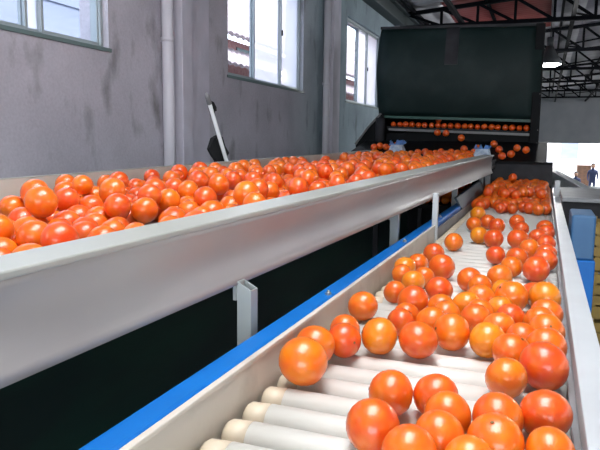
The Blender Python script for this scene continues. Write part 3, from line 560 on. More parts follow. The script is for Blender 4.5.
# corrugated roof, two slopes with the ridge at x = 3.6
def roof_z(x): return 2.50 + 0.085*(min(x, 7.2-x) + 3.0) 
def roof_strip(bm, xs, y0, y1, zoff=0.0, pitch=0.19, amp=0.024):
    n = int((y1-y0)/pitch*6)
    prev = None
    for i in range(n+1):
        y = y0 + (y1-y0)*i/n
        dz = amp*math.sin(2*math.pi*y/pitch)
        row = [bm.verts.new((x, y, roof_z(x)+dz+zoff)) for x in xs]
        if prev:
            for k in range(len(xs)-1):
                f = bm.faces.new((prev[k], prev[k+1], row[k+1], row[k])); f.smooth = True
        prev = row
bm = B()
roof_strip(bm, [-3.3, -0.9], -6.6, 11.9); roof_strip(bm, [-0.9, 0.0], -6.6, -0.6); roof_strip(bm, [-0.9, 0.0], 2.2, 11.9); roof_strip(bm, [-3.3, -1.95], 11.9, 15.9); roof_strip(bm, [-0.05, 0.0], 11.9, 15.9); roof_strip(bm, [-3.3, 0.0], 15.9, 36.0)
roof_strip(bm, [0.0, 0.6], -6.6, -0.6); roof_strip(bm, [0.0, 0.6], 2.2, 36.0); roof_strip(bm, [0.6, 1.5], -6.6, 36.0); roof_strip(bm, [1.5, 3.6, 10.5], -6.6, 36.0)
o = struct('ceiling', bm, M['roof'])
md = o.modifiers.new('thickness', 'SOLIDIFY'); md.thickness = 0.012
bm = B(); roof_strip(bm, [-0.9, 0.6], -0.6, 2.2)
o = obj('added_rooflight_sheet', bm, M['frost']); o['kind'] = 'structure'  # unseen translucent sheet added over the overhead area light
md = o.modifiers.new('thickness', 'SOLIDIFY'); md.thickness = 0.006
bm = B(); roof_strip(bm, [-1.95, -0.05], 11.9, 15.9)
o = obj('roof_panel', bm, M['redroof']); tag(o, 'dull red corrugated roof panel above the dark green hood', 'roof panel')
md = o.modifiers.new('thickness', 'SOLIDIFY'); md.thickness = 0.012

# eave beam along the left wall
bm = B(); box(bm, -2.80, -2.60, -6, 35.3, 2.20, 2.42); box(bm, -2.80, -2.52, -6, 35.3, 2.385, 2.42)
o = obj('eave_beam', bm, M['eave'], bevel=0.01); tag(o, 'dark teal steel beam running along the top of the left wall', 'beam')

# columns and drain pipes on the left wall
COLY = [0.45, 4.32, 8.05, 11.95, 15.8, 19.7, 23.6]
for i, y in enumerate(COLY):
    bm = B(); box(bm, -2.80, -2.695, y, y+0.15 + (0.06 if i > 1 else 0), FZ, 2.20); box(bm, -2.80, -2.785, y, y+0.58, FZ, 2.20)
    struct('trim_%d' % (i+1), bm, M['column'], bevel=0.008)
PIPEL = {4.32: 'grey drainpipe beside the near wall column, left of the white pole', 8.05: 'grey drainpipe beside the second wall column, left of the far window'}
for y in (4.32, 8.05):
    t = thing('drainpipe', PIPEL[y], 'pipe', (-2.745, y-0.13, FZ))
    bm = B(); tube(bm, [(-2.745, y-0.13, FZ), (-2.745, y-0.13, 2.2)], 0.045, 20); obj('pipe', bm, M['pipe'], t)
    for z in (-0.9, 0.75, 1.9):
        bm = B(); tube(bm, [(-2.745, y-0.13, z), (-2.745, y-0.13, z+0.035)], 0.0475, 20); box(bm, -2.80, -2.745, y-0.145, y-0.115, z, z+0.035)
        obj('pipe_clip', bm, M['pipe'], t)

# windows in the left wall
def window(n, a, b, ydiv, kinds):
    """ydiv: the sash stiles; kinds: glass of each bay"""
    root = bpy.data.objects.new('window_%d' % n, None); C.objects.link(root)
    root.location = (-2.9, (a+b)/2, SILL+H); root['org'] = (-2.9, (a+b)/2, SILL); root['kind'] = 'structure'
    fr = 0.028
    bm = B()
    x0, x1 = -2.93, -2.845
    box(bm, x0, x1, a, b, SILL, SILL+fr); box(bm, x0, x1, a, b, HEAD-fr, HEAD)
    box(bm, x0, x1, a, a+fr, SILL+fr, HEAD-fr); box(bm, x0, x1, b-fr, b, SILL+fr, HEAD-fr)
    obj('window_frame', bm, M['alu'], root, bevel=0.003)
    bm = B(); box(bm, -2.845, -2.79, a-0.02, b+0.02, SILL-0.016, SILL+0.010); obj('window_sill', bm, M['aludark'], root, bevel=0.003)
    ys = [a+fr] + list(ydiv) + [b-fr]
    for k in range(len(ys)-1):
        kind = kinds[k]
        xx = -2.905 if k % 2 else -2.875
        if kind == 'open': continue
        bm = B()
        y0, y1 = ys[k]-0.012, ys[k+1]+0.012
        w = 0.02
        box(bm, xx-0.012, xx+0.012, y0, y0+w, SILL+fr, HEAD-fr); box(bm, xx-0.012, xx+0.012, y1-w, y1, SILL+fr, HEAD-fr)
        box(bm, xx-0.012, xx+0.012, y0+w, y1-w, SILL+fr, SILL+fr+w); box(bm, xx-0.012, xx+0.012, y0+w, y1-w, HEAD-fr-w, HEAD-fr)
        sash = obj('sash', bm, M['alu'], root, bevel=0.002)
        bm = B(); box(bm, xx-0.003, xx+0.003, y0+w, y1-w, SILL+fr+w, HEAD-fr-w); obj('pane', bm, M[kind], sash, rel=None)
        if k == len(ys)-2:
            bm = B(); box(bm, xx+0.012, xx+0.028, y0+0.008, y0+0.022, 0.5*(SILL+HEAD)-0.03, 0.5*(SILL+HEAD)+0.03); obj('sash_latch', bm, M['rubber'], sash)
    return root
window(1, 1.60, 3.56, (2.90, 3.03), ('glass', 'frost', 'glass'))
window(2, 5.27, 7.21, (5.97, 6.68), ('glass', 'frost', 'frost'))
window(3, 8.97, 10.98, (9.78, 10.34), ('glass', 'frost', 'frost'))
for n, (a, b) in zip((4, 5, 6), WINS[3:]):
    window(n, a, b, (a+0.6, a+1.25), ('frost', 'glass', 'frost'))

# roof trusses
def truss(y, label):
    t = thing('roof_truss', label, 'truss', (-2.6, y, 2.18))
    X0, X1 = -2.6, 9.8
    def topz(x): return roof_z(x) - 0.11
    bm = B(); bar(bm, (X0, y, 2.18), (X1, y, 2.18), 0.075, 0.07); obj('bottom_chord', bm, M['steel'], t)
    bm = B(); bar(bm, (X0, y, topz(X0)), (3.6, y, topz(3.6)), 0.075, 0.07); obj('top_chord', bm, M['steel'], t)
    bm = B(); bar(bm, (3.6, y, topz(3.6)), (X1, y, topz(X1)), 0.075, 0.07); obj('top_chord', bm, M['steel'], t)
    n = 19; st = (3.6-X0)/n*2; 
    xs = [X0 + 0.653*k for k in range(20)]
    for k, x in enumerate(xs[1:-1]):
        bm = B(); bar(bm, (x, y, 2.18), (x, y, topz(x)), 0.048, 0.048); obj('web_post', bm, M['steel'], t)
    for k in range(19):
        a, b = (xs[k], xs[k+1])
        bm = B()
        if a < 3.5: bar(bm, (a, y, topz(a)), (b, y, 2.18), 0.048, 0.048)
        else: bar(bm, (b, y, topz(b)), (a, y, 2.18), 0.048, 0.048)
        obj('web_brace', bm, M['steel'], t)
ORD = ['nearest', 'second', 'third', 'fourth', 'fifth', 'sixth', 'seventh']
for i in range(6):
    truss(12.1 + 3.87*i, 'black steel roof truss, the %s one behind the dark green hood' % ORD[i])
truss(8.2, 'black steel roof truss above the front of the dark green hood')
truss(4.35, 'black steel roof truss above the sorting trough')
# purlins under the sheets and long ties between the trusses
px = -2.45; k = 0
while px < 9.8:
    z = roof_z(px) - 0.085
    bm = B(); bar(bm, (px, -6, z), (px, 35.3, z), 0.05, 0.06)
    o = obj('purlin', bm, M['steel']); tag(o, 'long thin dark purlin running away under the roof sheets', 'purlin', 'purlins under the roof sheets')
    px += 1.306; k += 1
TIES = [(-1.59, 'long dark tie bar running away above the dark green hood'), (0.32, 'long dark tie bar running away just right of the hanging lamp'), (1.75, 'second long dark tie bar to the right of the hanging lamp'), (3.6, 'long dark tie bar running away under the roof ridge')]
for x, lab in TIES:
    bm = B(); bar(bm, (x, -5.9, 2.245), (x, 35.2, 2.245), 0.07, 0.07); o = obj('roof_tie', bm, M['steel']); tag(o, lab, 'tie bar')
# crossed wind bracing in the plane above the bottom chords
for i in range(5):
    y0 = 12.1 + 3.87*i
    t = thing('wind_brace', 'pair of crossed bracing rods between the %s and next roof truss behind the hood' % ORD[i], 'bracing', (1.0, y0, 2.25))
    for a, b in (((0.33, y0, 2.27), (3.6, y0+3.87, 2.27)), ((3.6, y0, 2.30), (0.33, y0+3.87, 2.30))):
        bm = B(); bar(bm, a, b, 0.03, 0.03); obj('rod', bm, M['steel'], t)

# hanging lamp behind the machine
t = thing('pendant_lamp', 'dark bell-shaped lamp with glowing white underside hanging right of the hood', 'lamp', (-0.03, 13.0, 1.50))
LX, LY = -0.03, 13.0
bm = B(); tube(bm, [(LX, LY, 1.52), (LX, LY, 1.62), (LX, LY, 1.74), (LX, LY, 1.86)], [0.22, 0.195, 0.11, 0.06], 24, cap=False); sh = obj('lamp_shade', bm, M['lampshade'], t)
sm = sh.modifiers.new('thickness', 'SOLIDIFY'); sm.thickness = 0.006
bm = B(); tube(bm, [(LX, LY, 1.52), (LX, LY, 1.61), (LX, LY, 1.735)], [0.212, 0.187, 0.10], 24, cap=False); rf = obj('reflector', bm, M['lampinner'], t)
bm = B(); tube(bm, [(LX, LY, 1.50), (LX, LY, 1.49), (LX, LY, 1.53), (LX, LY, 1.60), (LX, LY, 1.70)], [0.04, 0.16, 0.20, 0.16, 0.05], 24); obj('bulb', bm, M['bulb'], t)
bm = B(); tube(bm, [(LX, LY, 1.86), (LX, LY, 2.02)], 0.06, 16); obj('ballast_housing', bm, M['lampshade'], t)
bm = B(); tube(bm, [(LX, LY, 2.02), (LX, LY, 2.745)], 0.005, 8); obj('cord', bm, M['rubber'], t)
pl = bpy.data.lights.new('lamp_light', 'POINT'); pl.energy = 170; pl.shadow_soft_size = 0.1
po = bpy.data.objects.new('lamp_light', pl); C.objects.link(po); po.location = (LX, LY, 1.42+H)
for LX, LY, lab in ((4.7, 13.0, 'added unseen bell-shaped lamp brightening the roof, nearest in the right-hand row'), (4.7, 20.7, 'added unseen bell-shaped lamp brightening the roof, middle of the right-hand row'), (4.7, 28.4, 'added unseen bell-shaped lamp brightening the roof, farthest in the right-hand row')):  # lamps added out of view to brighten the roof
    c = t.copy(); C.objects.link(c); c.location = (LX, LY, 1.50+H); c['label'] = lab
    for ch in t.children:
        d = ch.copy(); C.objects.link(d); d.parent = c
    po = bpy.data.objects.new('lamp_light', pl); C.objects.link(po); po.location = (LX, LY, 1.42+H)

# ------------------------------------------------------------------ what lies outside the left wall
t = thing('neighbour_house', 'pinkish brick house with grey tiled roofs outside the middle window', 'house', (-9, 18, FZ-0.68))
bm = B(); box(bm, -12, -7.0, 10.5, 32, FZ-0.68, 2.35); obj('wall', bm, M['brick'], t)
def tiled(bm, x0, z0, x1, z1, y0, y1, pitch=0.28):
    n = int((y1-y0)/pitch*4); prev = None
    rows = 9
    for i in range(n+1):
        y = y0+(y1-y0)*i/n; dz = 0.045*abs(math.sin(math.pi*y/pitch))
        col = []
        for r in range(rows+1):
            f = r/rows; x = x0+(x1-x0)*f; z = z0+(z1-z0)*f
            col.append(bm.verts.new((x, y, z+dz+(0.04 if r % 2 else 0))))
        if prev:
            for r in range(rows): bm.faces.new((prev[r], prev[r+1], col[r+1], col[r]))
        prev = col
bm = B(); tiled(bm, -6.6, 2.28, -9.5, 5.0, 10.2, 32.3); rf = obj('roof', bm, M['tile'], t); rf.modifiers.new('thickness', 'SOLIDIFY').thickness = 0.09
bm = B(); tiled(bm, -6.2, 1.55, -7.0, 2.02, 10.2, 32.3); rf = obj('lower_roof', bm, M['tile'], t); rf.modifiers.new('thickness', 'SOLIDIFY').thickness = 0.07
bm = B(); box(bm, -7.03, -6.98, 13.6, 14.5, 2.05, 2.22); obj('vent', bm, M['aludark'], t)
t = thing('outbuilding', 'pale blue rendered building filling the view of the nearest window', 'building', (-8, 4, FZ-0.68))
bm = B(); box(bm, -10, -6.0, -4, 9.2, FZ-0.68, 4.0); obj('wall', bm, M['paleblue'], t)
for k in range(5):
    bm = B(); box(bm, -6.04, -5.985, -4, 9.2, 1.2+0.55*k, 1.24+0.55*k); obj('cladding_strip', bm, M['paleblue'], t)

# ------------------------------------------------------------------ roller conveyor
CT = thing('roller_conveyor', 'white roller conveyor with cream left rail and bright blue edge, carrying oranges', 'conveyor', (-0.2, 3.7, FZ))
ZR = -0.45; RR = 0.0315; PITCH_R = 0.0745
roll_bm = B(); tube(roll_bm, [(-0.415, 0, ZR-RR), (0.032, 0, ZR-RR)], RR, 24)
sl_bm = B(); tube(sl_bm, [(-0.458, 0, ZR-RR), (-0.452, 0, ZR-RR), (-0.415, 0, ZR-RR)], [RR*0.80, RR*0.93, RR*0.99], 24)
sr_bm = B(); tube(sr_bm, [(0.032, 0, ZR-RR), (0.062, 0, ZR-RR), (0.068, 0, ZR-RR)], [RR*0.97, RR*0.97, RR*0.8], 24)
y0 = 0.7826 - 6*PITCH_R
n_r = 92
def roller(i):
    y = y0 + i*PITCH_R
    c = obj('roller', roll_bm.copy(), M['roller'], CT) if i == 0 else None
    return c
r0 = obj('roller', roll_bm, M['roller'], CT); s0 = obj('roller_end', sl_bm, M['sleeve'], r0); e0 = obj('roller_end', sr_bm, M['endgrey'], r0)
s0['label'] = 'cream end sleeve'; e0['label'] = 'grey end sleeve'
r0.location.y = y0
for i in range(1, n_r):
    c = r0.copy(); C.objects.link(c); c.parent = CT; c.location.y = y0 + i*PITCH_R
    for q in (s0, e0):
        d = q.copy(); C.objects.link(d); d.parent = c
# left rail: web with a narrow folded top
bm = B(); box(bm, -0.474, -0.466, 0.2, 2.95, -0.60, -0.385); box(bm, -0.474, -0.462, 0.2, 2.95, -0.391, -0.383); box(bm, -0.466, -0.459, 0.2, 2.95, -0.60, -0.49)
o = obj('side_rail', bm, M['cream'], CT, bevel=0.0015); o['label'] = 'cream left side rail'
bm = B(); box(bm, -0.474, -0.466, 2.95, 7.1, -0.60, -0.41); o = obj('side_rail', bm, M['galv'], CT, bevel=0.002); o['label'] = 'dull grey far side rail'
# blue square tube along the left rail
bm = B(); box(bm, -0.532, -0.476, 0.2, 7.1, -0.440, -0.386); o = obj('edge_tube', bm, M['blue'], CT, bevel=0.013); o['label'] = 'bright blue edge tube'; o.modifiers['bevel'].segments = 5
for y in (0.55, 1.47, 2.4, 3.3, 4.2):
    bm = B(); tube(bm, [(-0.495, y, -0.390), (-0.495, y, -0.380)], 0.0085, 6, smooth=False); tube(bm, [(-0.495, y, -0.380), (-0.495, y, -0.374)], 0.004, 8); obj('bolt', bm, M['bolt'], CT)
# right rail: wide whitish flange, web and roller slots
bm = B(); box(bm, 0.076, 0.126, 0.2, 7.1, -0.409, -0.400); box(bm, 0.076, 0.083, 0.2, 7.1, -0.60, -0.409); box(bm, 0.119, 0.126, 0.2, 7.1, -0.46, -0.409)
o = obj('side_rail', bm, M['whiterail'], CT, bevel=0.002); o['label'] = 'whitish right side rail'
bm = B(); box(bm, 0.064, 0.076, 0.2, 7.1, -0.452, -0.440); o = obj('wear_strip', bm, M['galv'], CT, bevel=0.002)
bm = B(); box(bm, -0.44, 0.05, 0.2, 7.1, -0.62, -0.60)
obj('drip_pan', bm, M['darkgrey'], CT)
for y in (0.5, 2.6, 4.8, 6.9):
    for x in (-0.46, 0.10):
        bm = B(); box(bm, x-0.02, x+0.02, y-0.02, y+0.02, FZ, -0.61); obj('leg', bm, M['postgrey'], CT, bevel=0.003)
# white stub post where the rails are joined, and a grey one on the right
bm = B(); box(bm, -0.482, -0.456, 2.95, 2.98, -0.56, -0.232); o = obj('guide_post', bm, M['whiterail'], CT, bevel=0.004)
bm = B(); box(bm, 0.085, 0.125, 5.25, 5.29, -0.42, -0.275); o = obj('guide_post', bm, M['whiterail'], CT, bevel=0.004)
# slate-blue guide strip beside the heap at the far end
bm = B(); hexa(bm, [(-0.475, 4.0, -0.41), (-0.465, 4.0, -0.41), (-0.465, 6.4, -0.41), (-0.475, 6.4, -0.41), (-0.52, 4.0, -0.34), (-0.505, 4.0, -0.34), (-0.505, 6.4, -0.30), (-0.52, 6.4, -0.30)])
o = obj('guide_strip', bm, M['slate'], CT); o['label'] = 'slate-blue guide strip'
bm = B(); box(bm, -0.455, 0.075, 6.36, 6.40, -0.50, -0.44); obj('end_stop', bm, M['darkgrey'], CT)

# ------------------------------------------------------------------ sorting trough
TB = Vector((-0.6, 1.16, -0.156)); TD = Vector((0.04838, 0.99870, 0.01635)).normalized()
THh = TD.cross(Vector((0, 0, 1))).normalized(); TN = THh.cross(TD)
def T(u, s, v): return TB + THh*u + TD*s + TN*v
TT = thing('sorting_trough', 'long pale grey sheet-metal trough heaped with oranges, in front of left wall', 'trough', (TB.x-0.65, TB.y+2, FZ))
def tbox(bm, u0, u1, s0, s1, v0, v1):
    hexa(bm, [T(u0, s0, v0), T(u1, s0, v0), T(u1, s1, v0), T(u0, s1, v0), T(u0, s0, v1), T(u1, s0, v1), T(u1, s1, v1), T(u0, s1, v1)])
S0, S1, SF = -1.05, 5.15, 4.25
bm = B()
prof = [(-0.004, -0.012)] + [(-0.004-0.016*math.sin(math.pi*min(1, k/10.0*1.0))*(1-0.3*k/10), -0.012-0.0138*k) for k in range(1, 10)] + [(0.002, -0.150), (-0.085, -0.150), (-0.085, -0.012)]
A0 = [bm.verts.new(T(u, S0, v)) for u, v in prof]; A1 = [bm.verts.new(T(u, SF, v)) for u, v in prof]
bm.faces.new(A0); bm.faces.new(A1[::-1])
for i in range(len(prof)):
    f = bm.faces.new((A0[i], A1[i], A1[(i+1) % len(prof)], A0[(i+1) % len(prof)])); f.smooth = i < 10
o = obj('front_board', bm, M['board'], TT)
bm = B(); tbox(bm, -0.088, 0.004, S0, SF, -0.012, 0.0); o = obj('top_flange', bm, M['trough'], TT, bevel=0.003)
bm = B(); tbox(bm, -1.29, -1.28, S0, S1, -0.15, 0.0); tbox(bm, -1.31, -1.28, S0, S1, -0.006, 0.0); o = obj('back_board', bm, M['trough'], TT, bevel=0.002)
bm = B(); tbox(bm, -1.28, -0.085, S0, S1, -0.15, -0.125); obj('bed', bm, M['pan'], TT)
bm = B(); tbox(bm, -0.095, -0.085, SF, S1, -0.15, -0.07); obj('end_board', bm, M['darkgrey'], TT)
bm = B(); tbox(bm, -1.28, -0.085, S0, S0+0.01, -0.125, 0.0); obj('end_board', bm, M['trough'], TT)
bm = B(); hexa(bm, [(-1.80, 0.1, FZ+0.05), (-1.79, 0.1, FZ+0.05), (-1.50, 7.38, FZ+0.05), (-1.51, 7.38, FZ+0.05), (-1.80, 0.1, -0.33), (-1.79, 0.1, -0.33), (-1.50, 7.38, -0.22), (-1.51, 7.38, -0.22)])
o = obj('dark_backing', bm, M['backing'], TT); o['label'] = 'added dark panel hiding the wall below the bed'  # dark sheet added so the lit wall doesn't show under the trough
# support posts: square tubes open at the top, bolted under the front board
for x, y in ((-0.584, 1.185), (-0.572, 2.56), (-0.545, 4.22), (-0.50, 5.6)):
    s = (y-TB.y)/TD.y; zt = T(0, s, -0.150).z
    a = 0.0165; w = 0.0035
    bm = B()
    for xa, xb, ya, yb in ((x-a, x+a, y-a, y-a+w), (x-a, x+a, y+a-w, y+a), (x-a, x-a+w, y-a+w, y+a-w), (x+a-w, x+a, y-a+w, y+a-w)):
        top = zt+0.006
        hexa(bm, [(xa, ya, FZ), (xb, ya, FZ), (xb, yb, FZ), (xa, yb, FZ), (xa, ya, top - (0 if xa < x else 0.018)), (xb, ya, top - (0.018 if xb > x else 0)), (xb, yb, top-(0.018 if xb > x else 0)), (xa, yb, top-(0 if xa < x else 0.018))])
    leg = obj('leg', bm, M['postgrey'], TT)
    bm = B(); box(bm, x-a-0.008, x-a, y-a-0.004, y+a, zt-0.035, zt+0.004); obj('bracket', bm, M['postgrey'], leg)
for x, y in ((-1.87, 1.2), (-1.80, 2.9), (-1.73, 4.6)):
    bm = B(); box(bm, x-0.02, x+0.02, y-0.02, y+0.02, FZ, T(-1.28, y-TB.y, -0.150).z); obj('leg', bm, M['postgrey'], TT)

# ------------------------------------------------------------------ machine at the far end
MX0, MX1, MY = -1.90, -0.095, 7.5
MT = thing('sizing_machine', 'large dark green hooded sizing machine at the far end of the line', 'machine', (-1.0, 8.2, FZ))
def hood_profile():
    pts = []
    for k in range(15):
        f = k/14; z = 1.35 - f*1.02
        y = MY - 0.02 - 0.10*math.sin(math.pi*min(1, f*1.02))**0.8
        pts.append((y, z))
    return pts
hp = hood_profile()
bm = B()
nx = 12; outer = []; inner = []
for k, (y, z) in enumerate(hp):
    bul = 0.02*math.sin(math.pi*k/14)
    outer.append([bm.verts.new((MX0 - bul + (MX1-MX0+bul)*i/nx, y, z - 0.055*(i/nx))) for i in range(nx+1)])
for a, b in zip(outer, outer[1:]):
    for i in range(nx):
        f = bm.faces.new((a[i], a[i+1], b[i+1], b[i])); f.smooth = True
o = obj('hood', bm, M['hood'], MT); o.modifiers.new('thickness', 'SOLIDIFY').thickness = 0.02
bm = B()
box(bm, MX0+0.0, MX1, MY+0.0, 8.9, 1.28, 1.30)
box(bm, MX0, MX0+0.02, MY, 8.9, -0.3, 1.30); box(bm, MX1-0.02, MX1, MY, 8.9, -0.3, 1.28); box(bm, MX0, MX1, 8.88, 8.9, -0.3, 1.28)
obj('hood_body', bm, M['black'], MT)
bm = B(); bar(bm, (MX0-0.01, MY-0.03, 1.355), (MX1, MY-0.03, 1.30), 0.05, 0.03); obj('top_rim', bm, M['darkgrey'], MT)
bm = B()
ys = [p for p in hp if 0.86 < p[1] < 1.36]
for (ya, za), (yb, zb) in zip(ys, ys[1:]):
    hexa(bm, [(-1.13, ya-0.03, za-0.02), (-0.985, ya-0.03, za-0.02), (-0.985, ya-0.012, za-0.02), (-1.13, ya-0.012, za-0.02), (-1.13, yb-0.03, zb-0.02), (-0.985, yb-0.03, zb-0.02), (-0.985, yb-0.012, zb-0.02), (-1.13, yb-0.012, zb-0.02)])
obj('hood_strap', bm, M['darkgrey'], MT)
bm = B(); bar(bm, (MX0+0.05, MY-0.04, 0.315), (MX1-0.05, MY-0.04, 0.262), 0.035, 0.03); o = obj('lower_rim', bm, M['hoodedge'], MT)
# right and left posts
bm = B(); box(bm, MX1-0.075, MX1+0.02, MY-0.12, MY, FZ, 1.30); o = obj('post', bm, M['black'], MT, bevel=0.005)
bm = B(); tube(bm, [(MX0+0.03, MY-0.10, -0.02), (MX0+0.03, MY-0.10, 0.30)], 0.055, 20); obj('roller_post', bm, M['darkgrey'], MT)
for z in (0.02, 0.16, 0.55):
    bm = B(); tube(bm, [(MX1+0.005, MY-0.128, z), (MX1+0.005, MY-0.118, z)], 0.006, 6); obj('bolt', bm, M['bar'], MT)
# opening with the feed tray and grey bars
def mz(x): return -0.03*(x-MX0)     # the tray falls slightly to the right
bm = B(); hexa(bm, [(MX0+0.1, MY-0.02, 0.165+mz(MX0)), (MX1-0.07, MY-0.02, 0.165+mz(MX1)), (MX1-0.07, MY+0.5, 0.165+mz(MX1)), (MX0+0.1, MY+0.5, 0.165+mz(MX0)),
                    (MX0+0.1, MY-0.02, 0.200+mz(MX0)), (MX1-0.07, MY-0.02, 0.200+mz(MX1)), (MX1-0.07, MY+0.5, 0.200+mz(MX1)), (MX0+0.1, MY+0.5, 0.200+mz(MX0))])
obj('feed_tray', bm, M['black'], MT)
bm = B(); bar(bm, (MX0+0.1, MY-0.05, 0.196), (MX1-0.08, MY-0.05, 0.196+mz(MX1)), 0.012, 0.010); o = obj('feed_bar', bm, M['darkgrey'], MT)
bm = B(); bar(bm, (MX0+0.13, MY-0.07, 0.165), (MX1-0.08, MY-0.07, 0.165+mz(MX1)), 0.02, 0.028); o = obj('feed_bar', bm, M['bar'], MT)
bm = B(); box(bm, MX0+0.1, MX1-0.07, MY-0.05, MY-0.03, FZ, 0.12); obj('front_panel', bm, M['black'], MT)
# dark slide down to the trough and the roller line
SA, SB = (7.44, 0.03), (6.36, -0.185)
def slide_z(y): return SB[1] + (y-SB[0])*(SA[1]-SB[1])/(SA[0]-SB[0])
bm = B(); hexa(bm, [(-2.05, SB[0], SB[1]-0.02), (0.02, SB[0], SB[1]-0.02), (0.02, SA[0], SA[1]-0.02), (-2.05, SA[0], SA[1]-0.02), (-2.05, SB[0], SB[1]), (0.02, SB[0], SB[1]), (0.02, SA[0], SA[1]), (-2.05, SA[0], SA[1])])
obj('slide', bm, M['black'], MT)
bm = B(); prism(bm, [(-2.20, FZ), (-2.17, -0.02), (-2.02, 0.18), (-1.86, 0.35), (-1.83, 0.35), (-1.83, FZ)], 'y', 7.40, 7.43); obj('wing_plate', bm, M['black'], MT)
bm = B(); bar(bm, (-2.172, 7.39, -0.02), (-2.022, 7.39, 0.18), 0.03, 0.02, (1, 0, 0)); bar(bm, (-2.022, 7.39, 0.18), (-1.862, 7.39, 0.35), 0.03, 0.02, (1, 0, 0)); o = obj('wing_edge', bm, M['bar'], MT)
for x in (-1.75, -0.2):
    bm = B(); box(bm, x-0.04, x+0.04, 8.7, 8.78, FZ, -0.3); obj('leg', bm, M['black'], MT)

# dark feed box over the roller line
t = thing('feed_box', 'dark grey sheet box over the far end of the roller line, oranges emerging below', 'chute', (-0.24, 6.45, -0.44))
bm = B(); box(bm, -0.545, 0.075, 6.26, 6.30, -0.405, -0.178); obj('front_plate', bm, M['darkgrey'], t, bevel=0.004)
bm = B(); box(bm, -0.545, 0.075, 6.24, 6.34, -0.183, -0.160); obj('rim', bm, M['black'], t, bevel=0.004)
bm = B(); box(bm, -0.545, -0.53, 6.30, 6.9, -0.44, -0.235); obj('side_plate', bm, M['darkgrey'], t)
bm = B(); box(bm, 0.055, 0.07, 6.30, 6.9, -0.40, -0.235); obj('side_plate', bm, M['darkgrey'], t)

# plastic-wrapped motors on the trough
def wrapped_motor(x, y, z, w, h, label, seed):
    t = thing('wrapped_motor', label, 'motor', (x, y, z))
    rnd = random.Random(seed)
    bm = B(); tube(bm, [(x-w*0.42, y, z+h*0.36), (x+w*0.42, y, z+h*0.36)], h*0.34, 16); box(bm, x-w*0.4, x+w*0.4, y-0.04, y+0.04, z, z+h*0.12); obj('motor', bm, M['galv'], t)
    bm = B()
    n = 22; rows = []
    for j, (f, ex) in enumerate(((0.02, 1.0), (0.3, 1.06), (0.6, 1.0), (0.82, 0.86), (1.0, 0.8), (1.16, 0.95))):
        ring = []
        for k in range(n):
            a = 2*math.pi*k/n; cr = 1 + rnd.uniform(-0.07, 0.07) + (rnd.uniform(-0.15, 0.2) if j == 5 else 0)
            zz = z + h*f + (rnd.uniform(-0.03, 0.03) if j == 5 else 0)
            ca, sa = math.cos(a), math.sin(a)
            q = 1/max(abs(ca), abs(sa), 0.75)
            ring.append(bm.verts.new((x + ca*q*w*0.46*ex*cr, y + sa*q*0.06*ex*cr, zz)))
        rows.append(ring)
    for j, (a, b) in enumerate(zip(rows, rows[1:])):
        for k in range(n):
            f = bm.faces.new((a[k], a[(k+1) % n], b[(k+1) % n], b[k])); f.material_index = 1 if j == 4 else 0
    o = obj('plastic_wrap', bm, [M['plastic'], M['bluefilm']], t); o.modifiers.new('thickness', 'SOLIDIFY').thickness = 0.002
    o['label'] = 'crumpled clear plastic wrap with blue edges'
wrapped_motor(-0.505, 5.62, -0.155, 0.15, 0.115, 'plastic-wrapped motor at the far right end of the sorting trough', 3)
wrapped_motor(-1.375, 6.15, -0.135, 0.165, 0.12, 'plastic-wrapped motor at the far left end of the sorting trough', 8)
bm = B(); box(bm, -0.60, -0.43, 5.47, 5.75, -0.20, -0.155); box(bm, -0.47, -0.43, 5.60, 5.66, -0.42, -0.20); o = obj('motor_bracket', bm, M['galv'], bevel=0.003); tag(o, 'grey steel bracket under the wrapped motor on the right', 'bracket')
bm = B(); box(bm, -1.45, -1.30, 6.10, 6.20, -0.24, -0.135); o = obj('motor_bracket', bm, M['galv'], bevel=0.003); tag(o, 'grey steel bracket under the wrapped motor on the left', 'bracket')

# dark lower conveyor behind the trough posts, carrying oranges
t = thing('return_conveyor', 'dark low conveyor under the trough carrying dim oranges', 'conveyor', (-0.95, 6.2, FZ))
bm = B(); box(bm, -1.35, -0.62, 5.0, 7.2, -0.52, -0.49); obj('belt', bm, M['black'], t)
bm = B(); box(bm, -0.635, -0.62, 5.0, 7.2, -0.49, -0.45); obj('side_rail', bm, M['darkgrey'], t)
for x in (-1.3, -0.66):
    for y in (5.1, 7.1):
        bm = B(); box(bm, x-0.02, x+0.02, y-0.02, y+0.02, FZ, -0.52); obj('leg', bm, M['darkgrey'], t)

